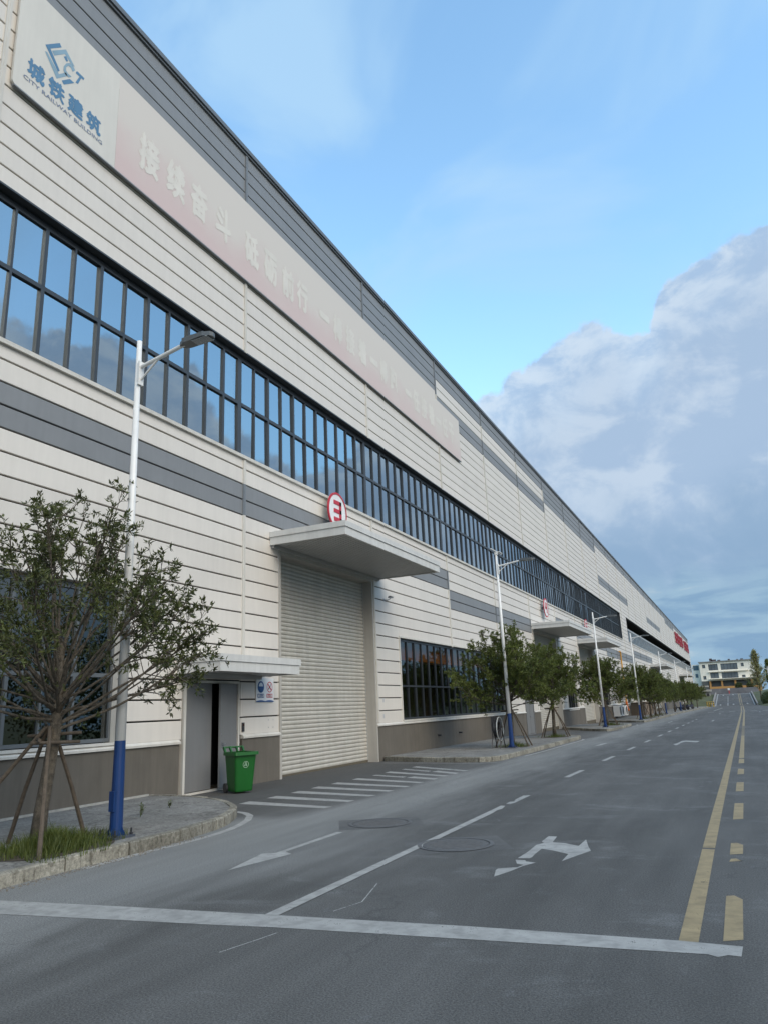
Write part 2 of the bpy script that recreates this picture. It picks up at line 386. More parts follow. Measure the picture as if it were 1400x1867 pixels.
def text_mesh(body, height, width=None, bold=.0, mats=None):
    c = bpy.data.curves.new('lettering', 'FONT'); c.body = body; c.resolution_u = 3
    o = bpy.data.objects.new('lettering', c); COL.objects.link(o)
    dg = bpy.context.evaluated_depsgraph_get(); dg.update()
    me = bpy.data.meshes.new_from_object(o.evaluated_get(dg))
    bpy.data.objects.remove(o); bpy.data.curves.remove(c)
    vs = [(v.co.x, v.co.y) for v in me.vertices]; fs = [tuple(p.vertices) for p in me.polygons]; bpy.data.meshes.remove(me)
    x0, x1, y0, y1 = min(v[0] for v in vs), max(v[0] for v in vs), min(v[1] for v in vs), max(v[1] for v in vs)
    sy_ = height/(y1-y0) if height else None
    sx_ = width/(x1-x0) if width else sy_
    if sy_ is None: sy_ = sx_
    b = MB(); q = bold*.5                        # centre it, stand it in the YZ plane facing +X; heavier strokes from shifted copies
    for k, (ex, ey) in enumerate(((-q, 0), (q, 0), (0, -q), (0, q)) if bold else ((0, 0),)):
        n = len(b.v); b.v += [(k*.0006, (x+ex-(x0+x1)/2)*sx_, (y+ey-(y0+y1)/2)*sy_) for x, y in vs]
        b.f += [tuple(i+n for i in f) for f in fs]; b.mi += [0]*len(fs)
    return b.mesh('lettering', mats)

# ------------------------------------------------------------------ ground, road
YB = [-60, -20, 0, 12, 40, 80, 120, 150, 185, 195, 207, 218, 229, 260, 320, 600, 3000]
def strip_y(y0, y1):
    return sorted({y0, y1} | {y for y in YB if y0 < y < y1})
b = MB()
for y0, y1 in zip(YB[:-1], YB[1:]):
    b.quad((-900, y0, zg(y0)-.02), (900, y0, zg(y0)-.02), (900, y1, zg(y1)-.02), (-900, y1, zg(y1)-.02))
struct('ground', b.mesh('ground', VERGE))
b = MB()
def redge(y): return 6.6 if y <= 100 else (6.6-(y-100)/85*2.9 if y < 185 else 3.7)
def ledge(y): return -11.8 if y <= 175 else (-11.8+(y-175)/10*6.8 if y < 185 else -5.0)
ys = strip_y(-50, 262)+[100, 175]; ys = sorted(set(ys))
for y0, y1 in zip(ys[:-1], ys[1:]):
    b.quad((ledge(y0), y0, zg(y0)), (redge(y0), y0, zg(y0)), (redge(y1), y1, zg(y1)), (ledge(y1), y1, zg(y1)))
struct('road', b.mesh('road', ASPH))
def mark(name, quads, mt, lift=.002):
    b = MB()
    for q in quads: b.poly([(x, y, zg(y)+lift) for x, y in q])
    return struct(name, b.mesh(name, mt))
def line(name, pts, w, mt, lift=.002):           # centre line polyline
    b = MB(); L = []; 
    P = [Vector((x, y)) for x, y in pts]
    for i, p in enumerate(P):
        d = (P[min(i+1, len(P)-1)]-P[max(i-1, 0)]).normalized(); n = Vector((d.y, -d.x))
        L.append((p-n*w/2, p+n*w/2))
    for (a, c), (e, f) in zip(L[:-1], L[1:]):
        b.quad(*[(q.x, q.y, zg(q.y)+lift) for q in (a, c, f, e)])
    return struct(name, b.mesh(name, mt))
# stop line (slightly ragged far end)
mark('stop_line', [[(-7.05, 5.20), (-6.35, 5.21), (-4.12, 5.47), (-3.63, 5.54), (-1.8, 5.69), (-.42, 5.80), (-.36, 5.76), (-.30, 5.82), (-.22, 5.81), (-.21, 6.03),
     (-.62, 6.05), (-2.2, 5.98), (-3.92, 5.85), (-5.4, 5.73), (-7.1, 5.56)]], PWHITE, .0026)
def lx(y): return -3.86+max(0, y-6)*.0 if y < 12 else -3.86+(y-12)*.0088
mark('lane_line', [[(-3.92, 5.83), (-3.79, 5.85), (-3.755, 11.9), (-3.78, 12.3), (-3.75, 12.45), (-3.80, 12.82), (-3.89, 12.85), (-3.88, 12.4), (-3.885, 9)]], PWHITE, .0055)
mark('lane_dash', [[(-3.87, 13.10), (-3.79, 13.08), (-3.76, 13.3), (-3.76, 14.38), (-3.89, 14.4), (-3.88, 13.75), (-3.82, 13.45), (-3.89, 13.42)]], PWORN)
for i in range(11):
    y = 17.95+5.05*i+(0.25 if i > 3 else 0); x = lx(y)-.01
    mark('lane_dash', [[(x-.065, y), (x+.065, y), (x+.078, y+1.9), (x-.052, y+1.9)]], PWHITE)
mark('lane_line', [[(-3.3, 116), (-3.12, 116), (-2.5, 150), (-2.68, 150)]], PWHITE)
mark('arrow_marking', [[(-5.40, 7.30), (-5.19, 8.31), (-5.345, 8.42), (-5.325, 9.88), (-5.43, 9.90), (-5.43, 8.33), (-5.58, 8.26)]], PWHITE)
mark('arrow_marking', [[(-2.45, 7.68), (-2.36, 7.95), (-2.30, 8.22), (-2.21, 8.42), (-2.33, 8.46), (-2.35, 8.52), (-2.46, 8.52), (-2.39, 8.32), (-2.31, 8.28), (-2.34, 8.15), (-2.44, 8.10), (-2.52, 8.05), (-2.52, 7.97)],
     [(-2.46, 8.61), (-2.33, 8.63), (-2.32, 8.68), (-2.33, 8.90), (-2.33, 9.20), (-2.17, 9.11), (-1.97, 8.95), (-1.96, 8.55), (-1.85, 8.91), (-1.76, 9.18), (-1.84, 9.46), (-1.94, 9.89), (-1.95, 9.45), (-2.14, 9.60), (-2.30, 9.64), (-2.33, 10.04), (-2.44, 10.05), (-2.44, 9.67), (-2.39, 9.57), (-2.45, 9.43), (-2.44, 9.0)]], PWHITE)
mark('arrow_marking', [[(-2.46, 31.2), (-2.30, 30.4), (-2.22, 31.6), (-2.28, 31.75), (-2.12, 32.9), (-1.66, 32.3), (-1.60, 33.2), (-2.16, 33.9), (-2.30, 33.6), (-2.36, 31.9)]], PWHITE)
mark('arrow_marking', [[(-5.43, 31.4), (-5.26, 31.3), (-5.22, 31.7), (-5.16, 32.9), (-5.26, 33.2), (-5.40, 32.5), (-5.36, 32.0)]], PWHITE)
for ax_, ay_ in ((-1.95, 63.0), (-5.05, 63.2), (-2.0, 92), (1.9, 62), (2.1, 95)):
    mark('arrow_marking', [[(ax_-.14, ay_), (ax_+.02, ay_-.9), (ax_+.14, ay_+.1), (ax_+.06, ay_+.2), (ax_+.12, ay_+2.6), (ax_-.02, ay_+2.6), (ax_-.05, ay_+.3)]], PWHITE)
def yx(y): return -.555 if y < 7 else (-.555+(y-7)*.0088 if y < 100 else .264+(y-100)*.004)
line('centre_line', [(yx(y), y) for y in (6.03, 9.52)], .13, PYEL)
line('centre_line', [(yx(y), y) for y in (9.60, 12, 24, 40, 60, 80, 103)], .13, PYEL)
line('centre_line', [(yx(y), y) for y in (107, 125, 150, 180)], .15, PYEL)
line('centre_line', [(yx(y), y) for y in (107, 125, 150, 180)], .15, PYEL).location = (.32, 0, 0)
for y0, y1, kk in ((6.12, 7.45, 1), (8.87, 9.05, .8), (9.25, 9.97, 1), (11.75, 13.52, 1), (15.18, 16.79, 1), (18.5, 19.95, 1), (21.55, 23.15, 1), (23.4, 37.5, 1)):
    xc = yx(y0)+.285; xd = yx(y1)+.285; w = .064
    mark('centre_dash', [[(xc-w, y0), (xc+w, y0+.07), (xd+w*kk, y1-.12*(y1-y0 < 1.6)), (xd, y1), (xd-w*kk, y1-.03)]], PYEL)
for i in range(9):
    y = 38.2+i*1.15*(1+.02*i); xc = yx(y)+.285
    mark('centre_dash', [[(xc-.065, y), (xc+.065, y), (xc+.07, y+.6), (xc-.06, y+.6)]], PYEL)
line('centre_dash', [(yx(y)+.29, y) for y in (50, 70, 103)], .13, PYEL)
for i in range(9):                                # give-way dashes across the road
    x = -3.6+i*1.25
    mark('crossing_dash', [[(x, 104.6), (x+.66, 104.6), (x+.66, 106), (x, 106)]], PWHITE)
# hatched apron in front of the roller shutter
YL = [12.85, 13.78, 14.72, 15.66, 16.60, 17.68, 18.70, 19.65, 20.60, 21.45]
YR = [12.33, 13.24, 14.12, 14.98, 15.86, 16.75, 17.60, 18.40, 19.10, 19.90]
for i, (a, c) in enumerate(zip(YL, YR)):
    x0 = -9.08+random.uniform(-.05, .05); x1 = -6.92+random.uniform(-.04, .04)
    if i in (6, 8):
        k = .52; xm = x0+(x1-x0)*k; ym = a+(c-a)*k
        mark('hatch_stripe', [[(x0, a-.12), (xm, ym-.12), (xm, ym+.12), (x0, a+.12)]], PWORN)
        mark('hatch_stripe', [[(xm+.12, ym-.17), (x1, c-.15), (x1, c+.15), (xm+.18, ym+.17)]], PWHITE)
    else:
        mark('hatch_stripe', [[(x0, a-.20), (x1, c-.11), (x1+.05, c+.11), (x0-.03, a+.20)]], PWHITE if i != 9 else PWORN)
# white edge lines round the kerb corners
line('edge_line', [(-7.22, 7.0), (-7.22, 8.0), (-7.17, 8.6), (-7.16, 9.3), (-7.24, 9.85), (-7.37, 10.30), (-7.55, 10.75), (-7.82, 11.2), (-8.10, 11.46), (-8.42, 11.62)], .12, PWHITE)
line('edge_line', [(-10.9, 23.2), (-9.3, 22.95), (-8.2, 22.68), (-7.3, 22.6), (-6.95, 22.9)], .10, PWHITE)
line('edge_line', [(-6.78, 25.6), (-6.72, 28), (-6.76, 33), (-6.80, 36.5), (-7.0, 37.5)], .11, PWHITE)
line('edge_line', [(-6.75, 54), (-6.8, 58), (-7.1, 60)], .12, PWORN)
for x, y, k in ((-3.67, 4.88, 0), (-3.40, 6.10, 1)):
    line('scratch_mark', [(x, y), (x+.10, y+.35), (x+(.15, -.08)[k], y+(.55, 1.05)[k])], .012, PWORN)
# two manhole covers with their patched squares
PATCH = mat('patched_asphalt', (.090, .089, .086), .85, .2, 3, .25, .4)
def manhole(x, y, label):
    t = thing('manhole_cover', label, 'manhole cover', (x, y, zg(y)), .5, 'manhole covers in the road')
    b = MB(); n = 40
    b.extr([(.41*math.cos(2*math.pi*i/n), .41*math.sin(2*math.pi*i/n)) for i in range(n)], 2, .0, .007)
    for k in range(-3, 4):
        w = math.sqrt(.33**2-(k*.085)**2)
        b.box(-w, w, k*.085-.014, k*.085+.014, .007, .010)
    link('lid', b.mesh('lid', IRON), t)
    b = MB()
    for i in range(n):
        a0, a1 = 2*math.pi*i/n, 2*math.pi*(i+1)/n
        b.quad((.425*math.cos(a0), .425*math.sin(a0), .008), (.475*math.cos(a0), .475*math.sin(a0), .008), (.475*math.cos(a1), .475*math.sin(a1), .008), (.425*math.cos(a1), .425*math.sin(a1), .008))
    link('rim', b.mesh('rim', mat('manhole_rim', (.10, .10, .10), .7)), t)
    b = MB(); h = .62
    b.quad((-h, -h*.8, .0012), (h, -h*.8, .0012), (h, h*.8, .0012), (-h, h*.8, .0012))
    link('patch', b.mesh('patch', PATCH), t)
manhole(-3.42, 9.27, 'round iron manhole cover in a dark square patch, crossed by the white lane line')
manhole(-5.15, 10.75, 'round iron manhole cover in a dark patch between the lone white arrow and the hatching')

# ------------------------------------------------------------------ sidewalks with kerb stones
def resample(poly, steps):
    out = [Vector(poly[0])]; acc = 0; si = 0
    for a, c in zip(poly[:-1], poly[1:]):
        a, c = Vector(a), Vector(c); L = (c-a).length; d = 0
        while True:
            need = steps(out[-1])-acc
            if d+need > L: acc += L-d; break
            d += need; acc = 0; out.append(a+(c-a)*(d/L))
    out.append(Vector(poly[-1])); return out
def sidewalk(outline, steps, H=.15, kw=.12):
    """outline: outer kerb edge from wall to wall (open), building wall closes it"""
    pts = resample(outline, steps)
    n = len(pts); nor = []
    for i in range(n):
        d = (pts[min(i+1, n-1)]-pts[max(i-1, 0)]).normalized(); nor.append(Vector((-d.y, d.x)))   # inward = left of travel
    inner = [p+q*kw for p, q in zip(pts, nor)]
    b = MB()
    WX = -11.40
    poly = [(p.x, p.y, zg(p.y)+H-.012) for p in inner]
    poly = [(WX, inner[0].y, zg(inner[0].y)+H-.012)]+poly+[(WX, inner[-1].y, zg(inner[-1].y)+H-.012)]
    b.poly(poly)
    o = struct('sidewalk', b.mesh('sidewalk', CONC))
    for i in range(n-1):
        p, q = pts[i], pts[i+1]
        if (q-p).length < .08: continue
        d = (q-p).normalized(); g = .011
        p0, q0 = p+d*g, q-d*g; pi, qi = inner[i]+d*g, inner[i+1]-d*g
        j = random.uniform(-.006, .006); zt0, zt1 = zg(p.y)+H+j, zg(q.y)+H+j+random.uniform(-.004, .004)
        c = .016; ns = nor[i]*c
        ob0, ob1 = Vector((p0.x, p0.y, zg(p.y)-.05)), Vector((q0.x, q0.y, zg(q.y)-.05))
        b = MB()
        vs = [ob0, ob1, Vector((q0.x, q0.y, zt1-c)), Vector((p0.x, p0.y, zt0-c)), Vector((p0.x+ns.x, p0.y+ns.y, zt0)), Vector((q0.x+ns.x, q0.y+ns.y, zt1)),
              Vector((qi.x, qi.y, zt1)), Vector((pi.x, pi.y, zt0)), Vector((qi.x, qi.y, zg(q.y)-.05)), Vector((pi.x, pi.y, zg(p.y)-.05))]
        b.v = [tuple(v) for v in vs]; b.f = [(0, 1, 2, 3), (3, 2, 5, 4), (4, 5, 6, 7), (7, 6, 8, 9), (0, 3, 4, 7, 9), (1, 8, 6, 5, 2)]; b.mi = [0]*6
        link('kerb_stone', b.mesh('kerb_stone', KERB), o)
    return o
X0_ = -11.365
S1 = [(-7.32, -12), (-7.32, 7.0), (-7.28, 8.2), (-7.31, 9.1), (-7.40, 9.65), (-7.52, 10.1), (-7.66, 10.45), (-7.86, 10.85), (-8.12, 11.25), (-8.42, 11.57), (-8.8, 11.93), (-9.25, 12.24), (-9.8, 12.52), (-10.35, 12.70), (-11.36, 12.76)]
sidewalk(S1, lambda p: .99 if p.y < 9.0 else .33)
S2 = [(-11.3, 24.1), (-9.35, 23.33), (-8.4, 23.1), (-7.61, 23.0), (-7.2, 23.15), (-7.02, 23.5), (-6.98, 24.1), (-7.0, 30), (-7.08, 36.5), (-7.14, 37.9), (-7.4, 38.6), (-7.9, 39.1), (-9, 39.6), (-11.36, 39.9)]
sidewalk(S2, lambda p: .99 if 24.1 < p.y < 37 else .42)
S3 = [(-11.3, 53.3), (-9.9, 51.0), (-8.6, 48.4), (-7.9, 47.4), (-7.3, 47.0), (-7.0, 47.6), (-7.0, 52), (-7.1, 57), (-7.3, 58.6), (-7.9, 59.6), (-9, 60.3), (-11.36, 60.8)]
sidewalk(S3, lambda p: .99 if p.x > -7.15 else .5)
S4 = [(-11.3, 70.7), (-9.6, 68.9), (-8.2, 66.4), (-7.5, 65.3), (-7.05, 65.4), (-6.9, 66.6), (-6.9, 108), (-6.6, 125), (-6.3, 140), (-6.0, 160), (-5.8, 178), (-6.4, 180.0), (-11.36, 180.6)]
sidewalk(S4, lambda p: 1.0 if p.y < 110 else 3.0)
b = MB(); b.box(X0_-.02, X0_+.055, -11.9, 12.6, .12, .172)
link('edge_strip', b.mesh('edge_strip', mat('mortar_pale', (.33, .32, .29), .9, .2, 5)), bpy.data.objects['sidewalk'])
# tufts of grit along the gutter
b = MB()
for _ in range(900):
    y = random.uniform(3.5, 9.2); x = -7.30+abs(random.gauss(0, .09)) + (.02 if y < 8 else 0); r = random.uniform(.004, .014)
    k = len(b.v); a = random.random()*6
    for j in range(3): b.v.append((x+r*math.cos(a+2.1*j), y+r*math.sin(a+2.1*j), .002))
    b.v.append((x, y, .002+r*.9)); b.f += [(k, k+1, k+3), (k+1, k+2, k+3), (k+2, k, k+3)]; b.mi += [0]*3
tag(link('gravel', b.mesh('gravel', mat('grit', (.16, .14, .11), .95, .4, 30))), kind='stuff', label='loose grit gathered in the gutter against the kerb')

# ------------------------------------------------------------------ the factory building
DX = 11.365; X0 = -DX
OY = 16.0
FAC = thing('factory_building', 'long white panelled factory hall with a ribbon of windows and grey bands', 'factory', (X0, OY, 0))
def fpart(name, me, parent=None, loc=(0, 0, 0)):
    """part of the factory, mesh given in world coordinates (plus loc)"""
    if parent is None: return link(name, me, FAC, (loc[0]-X0, loc[1]-OY, loc[2]))
    return link(name, me, parent, loc)
BAY = [-8.5, -.45, 7.70, 15.92, 23.9, 31.95, 39.5, 47.2, 55.0, 62.75, 70.5, 78.5, 86.3, 94.2]
while BAY[-1] < 248: BAY.append(BAY[-1]+7.85)
BAY[-1] = 250.0
YEND = 250.0; ZR = 18.58
ROWS_U = [18.58, 18.06, 17.605, 17.15, 16.70, 16.25, 15.795, 15.34, 14.89, 14.435, 13.98, 13.53, 13.08, 12.625, 12.17, 11.75]
ROWS_M = [11.75, 11.30, 10.85, 10.40, 9.94, 9.48, 9.02, 8.56]
ROWS_L = [8.56]+[8.22-.44*k for k in range(17)]
SH = [(17.70, 23.70), (47.75, 54.3), (63.2, 69.9), (122.5, 136.0), (187, 200)]     # roller shutters
OPEN = [(-6.0, 92.6, 8.56, 11.75), (98.6, 247.0, 8.56, 11.75)] + [(a, c, -2, 6.14) for a, c in SH]
OPEN += [(13.62, 15.84, -2, 2.52), (3.2, 11.62, 1.24, 4.36), (26.02, 40.6, 1.24, 4.31), (44.05, 46.05, -2, 2.3), (56.7, 60.7, 1.06, 3.2), (90.2, 93.0, 1.0, 3.2)]
OPEN += [(a, a+5, 1.06, 3.2) for a in (73, 101, 110, 142, 152, 164)]
def subtract(rects, h):
    out = []
    for (a, c, d, e) in rects:
        ha, hc, hd, he = max(a, h[0]), min(c, h[1]), max(d, h[2]), min(e, h[3])
        if ha >= hc-1e-6 or hd >= he-1e-6: out.append((a, c, d, e)); continue
        if a < ha-1e-6: out.append((a, ha, d, e))
        if hc < c-1e-6: out.append((hc, c, d, e))
        if d < hd-1e-6: out.append((ha, hc, d, hd))
        if he < e-1e-6: out.append((ha, hc, he, e))
    return out
# backing wall behind the panels (its edges make the reveals)
rect = [(-8.5, YEND, -1.5, ZR)]
for h in OPEN: rect = subtract(rect, h)
b = MB()
for (a, c, d, e) in rect: b.box(X0-.34, X0-.048, a, c, d, e)
fpart('wall', b.mesh('wall', JOINT))
b = MB()                                              # shell: back, roof, ends, floor
b.box(X0-45, X0-44.7, -8.5, YEND, -1.5, ZR).box(X0-44.7, X0-.345, -8.5, -8.2, -1.5, ZR).box(X0-44.7, X0-.345, YEND-.3, YEND, -1.5, ZR)
fpart('shell', b.mesh('shell', WHITE))
b = MB(); b.box(X0-44.7, X0-.345, -8.2, YEND-.3, ZR-.35, ZR-.02); fpart('roof', b.mesh('roof', GREYT))
b = MB(); b.box(X0-44.7, X0-.345, -8.2, YEND-.3, -1.6, .02); fpart('floor', b.mesh('floor', INTER))
b = MB(); b.box(X0-5.0, X0-4.8, -8.2, YEND-.3, .02, ZR-.35); fpart('partition', b.mesh('partition', INTER))
def is_grey(ym, zm):
    if zm > 11.75:
        if ym < 31.95: return zm > 16.70
        if ym < 55.0: return zm > 17.605 or 15.795 < zm < 16.70
        if ym < 78.5: return zm > 16.70
        if ym < 102: return zm > 17.605 or 13.53 < zm < 14.435
        if 129 < ym < 152: return zm > 17.605 or 13.53 < zm < 14.435
        if 165 < ym < 190: return zm > 16.70
        return zm > 17.605
    if zm < 8.56:
        if ym < 31.95: return 6.90 < zm < 7.78
        if ym < 47.2: return 6.02 < zm < 6.90
        if 55 < ym < 63: return 6.90 < zm < 7.78
        if 63 < ym < 79: return 6.46 < zm < 7.34
        if ym < 55: return False
        if ym < 102: return 6.02 < zm < 6.90
        if ym < 129: return 6.90 < zm < 7.78
        return False
    return False
PANEL_CACHE = {}
def panel_mesh(w, h, grey):
    key = (round(w, 3), round(h, 3), grey)
    if key in PANEL_CACHE: return PANEL_CACHE[key]
    b = MB(); c = .010; t = .048
    b.v = [(-t, 0, 0), (-t, w, 0), (-t, w, h), (-t, 0, h), (-c, 0, 0), (-c, w, 0), (-c, w, h), (-c, 0, h), (0, c, c), (0, w-c, c), (0, w-c, h-c), (0, c, h-c)]
    b.f = [(8, 9, 10, 11), (4, 5, 9, 8), (5, 6, 10, 9), (6, 7, 11, 10), (7, 4, 8, 11), (0, 1, 5, 4), (1, 2, 6, 5), (2, 3, 7, 6), (3, 0, 4, 7)]; b.mi = [0]*9
    PANEL_CACHE[key] = b.mesh('wall_panel', GREY if grey else WHITE); return PANEL_CACHE[key]
far_w, far_g = MB(), MB(); npan = 0
cand = []
for y0, y1 in zip(BAY[:-1], BAY[1:]):
    for rows in (ROWS_U, ROWS_M, ROWS_L):
        for z1, z0 in zip(rows[:-1], rows[1:]):
            rr = [(y0, y1, z0, z1)]
            for h in OPEN: rr = subtract(rr, h)
            # join pieces cut above / below an opening into tidy rows
            for (a, c, d, e) in rr:
                if c-a > .05 and e-d > .04: cand.append((a, c, d, e))
for (a, c, d, e) in cand:
    g = .0165; grey = is_grey((a+c)/2, (d+e)/2)
    if c < 62.8 and a > -.6 and npan < 292 and (c-a) > .4 and (e-d) > .2:
        fpart('wall_panel', panel_mesh(c-a, e-d-2*g, grey), None, (X0+random.uniform(-.002, .002), a, d+g)); npan += 1
    else:
        g = .026 if a > 62 else g
        (far_g if grey else far_w).box(X0-.048, X0, a, c, d+g, e-g)
o = fpart('wall_panel', far_w.mesh('wall_panel', WHITE)); o['kind'] = 'stuff'
o = fpart('wall_panel', far_g.mesh('wall_panel', GREY)); o['kind'] = 'stuff'
# roof cap
b = MB(); b.box(X0-.34, X0+.10, -8.6, YEND+.1, ZR+.004, ZR+.15).box(X0-.34, X0+.055, -8.58, YEND+.08, ZR-.07, ZR+.002)
fpart('roof_cap', b.mesh('roof_cap', CAPM))
b = MB(); b.box(X0-.3, X0+.03, YEND-.02, YEND+.06, -1, ZR-.08); fpart('corner_trim', b.mesh('corner_trim', CREAM))
# vertical joint covers, coloured with the band they cross
for y in BAY[1:-1]:
    for rows in (ROWS_U, ROWS_M, ROWS_L):
        seg = []
        for z1, z0 in zip(rows[:-1], rows[1:]):
            if any(h[0] < y+.04 and h[1] > y-.04 and h[2] < (z0+z1)/2 < h[3] for h in OPEN): continue
            gy = is_grey(y-.2, (z0+z1)/2)
            if seg and seg[-1][2] == gy and abs(seg[-1][0]-z1) < 1e-6: seg[-1][0] = z0
            else: seg.append([z0, z1, gy])
        for z0, z1, gy in seg:
            if z0 < 1.3: z0 = 1.24
            if abs(y-15.92) < .01 and z0 < 3.0: z0 = 3.02
            if z1-z0 < .05: continue
            b = MB(); b.box(X0-.02, X0+.032, y-.055, y+.055, z0+.002, z1-.002).box(X0+.032, X0+.040, y-.012, y+.012, z0+.002, z1-.002)
            fpart('joint_cover', b.mesh('joint_cover', GREYT if gy else CREAM))
# plinth, flashing
rect = [(-8.5, 186, -1.5, 1.15)]
for h in OPEN: rect = subtract(rect, (h[0]-.07, h[1]+.07, h[2], h[3]))
for (a, c, d, e) in rect:
    if e-d < .05: continue
    b = MB(); b.box(X0-.05, X0+.012, a, c, d, e-.045); fpart('plinth', b.mesh('plinth', PLINTH))
    b = MB(); b.extr([(X0-.05, 1.106), (X0+.055, 1.106), (X0+.060, 1.150), (X0+.005, 1.20), (X0-.05, 1.20)], 1, a, c); fpart('flashing', b.mesh('flashing', CREAM))
# flashing under the ribbon windows
for a, c in ((-6.0, 92.65), (98.5, 247)):
    b = MB(); b.extr([(X0-.05, 8.50), (X0+.075, 8.50), (X0+.080, 8.585), (X0-.02, 8.63), (X0-.3, 8.64), (X0-.3, 8.58), (X0-.05, 8.57)], 1, a, c)
    fpart('window_sill', b.mesh('window_sill', CREAM))
def lining(a, c, d, e, mt, depth=.34, w=.05, bottom=False, proud=.03):
    b = MB()
    b.box(X0-depth, X0+proud, a-w, a+.012, d, e+w).box(X0-depth, X0+proud, c-.012, c+w, d, e+w).box(X0-depth, X0+proud-.003, a+.012, c-.012, e-.012, e+w)
    if bottom: b.box(X0-depth, X0+proud+.02, a+.012, c-.012, d-w, d+.012)
    return fpart('opening_trim', b.mesh('opening_trim', mt))
lining(-6, 92.6, 8.645, 11.75, DARKF, .33, .03); lining(98.6, 247, 8.645, 11.75, DARKF, .33, .03)
def window(y0, y1, z0, z1, cols, trans, rec, fmat, gmat, fw=.055, thick=(), own=True, lower_cols=None):
    xf = X0-rec; b = MB()
    b.box(xf-.07, xf, y0, y1, z1-fw*1.6, z1).box(xf-.07, xf, y0, y1, z0, z0+fw)
    b.box(xf-.07, xf, y0, y0+fw, z0+fw, z1-fw*1.6).box(xf-.07, xf, y1-fw, y1, z0+fw, z1-fw*1.6)
    tz = [z0+fw]+list(trans)+[z1-fw*1.6]
    for t in trans: b.box(xf-.07, xf+.006, y0+fw, y1-fw, t-fw*.55, t+fw*.55)
    ce = [y0+fw]+list(cols)+[y1-fw]
    for i, c in enumerate(cols):
        w = fw*(1.0 if i % 2 else .62)
        for k in range(len(tz)-1):
            b.box(xf-.07, xf+.010, c-w/2, c+w/2, tz[k]+(fw*.55 if k else 0), tz[k+1]-(fw*.55 if k < len(trans) else 0))
    fr = fpart('window', b.mesh('window', fmat))
    cache = {}; n = 0; rest = MB()
    for k in range(len(tz)-1):
        for a, c in zip(ce[:-1], ce[1:]):
            if own:
                key = (round(c-a, 3), k)
                if key not in cache:
                    bb = MB(); bb.quad((0, 0, 0), (0, c-a, 0), (0, c-a, tz[k+1]-tz[k]), (0, 0, tz[k+1]-tz[k])); cache[key] = bb.mesh('pane', gmat)
                p = link('pane', cache[key], fr, (xf-.045, a, tz[k])); p.rotation_euler = (0, R(random.uniform(-.45, .45)), R(random.uniform(-.45, .45)))
            else: rest.quad((xf-.045, a, tz[k]), (xf-.045, c, tz[k]), (xf-.045, c, tz[k+1]), (xf-.045, a, tz[k+1]))
    if not own:
        p = link('pane', rest.mesh('pane', gmat), fr); p['kind'] = 'stuff'
    return fr
# ribbon of windows, bay by bay
NB = 0
for y0, y1 in zip(BAY[:-1], BAY[1:]):
    if y0 < -1 or y0 > 93: continue
    a, c = max(y0, -5.9), min(y1, 92.5)
    if c-a < 1: continue
    n = max(2, round((c-a)/.735)); cols = [a+(c-a)*i/n for i in range(1, n)]
    window(a, c, 8.64, 11.72, cols, [10.22], .17, DARKF, GLASS, .085, own=(y0 < 93))
# second ribbon: a deep gallery with a glazed balustrade
cols = [98.7+1.7*i for i in range(1, 87)]
window(98.65, 246.9, 8.64, 10.45, cols, [], .14, mat('gallery_rail', (.33, .35, .36), .5), GLASSD, .13, own=False)
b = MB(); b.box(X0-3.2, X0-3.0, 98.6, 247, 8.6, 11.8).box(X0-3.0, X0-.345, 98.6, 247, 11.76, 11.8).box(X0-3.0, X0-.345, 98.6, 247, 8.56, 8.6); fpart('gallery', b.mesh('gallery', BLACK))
# lower windows
cols = [3.9+.745*i for i in range(10)]
cols = [c for c in cols if c < 11.3]
window(3.2, 11.62, 1.27, 4.33, cols, [2.56], .12, GREYF, GLASSD, .07)
lining(3.2, 11.62, 1.24, 4.36, CREAM, .3, .04, True)
cols = [26.95+.757*i for i in range(18)]
window(26.04, 40.58, 1.27, 4.29, cols, [2.50], .10, DARKF, GLASSD, .06)
lining(26.02, 40.6, 1.24, 4.31, CREAM, .3, .05, True)
for (a, c, d, e) in [h for h in OPEN if h[2] in (1.06, 1.0)]:
    window(a, c, d+.02, e-.02, [a+.75*i for i in range(1, int((c-a)/.75))], [2.4], .10, DARKF, GLASSD, .06, own=(a < 62))
    lining(a, c, d, e, CREAM, .3, .05, True)
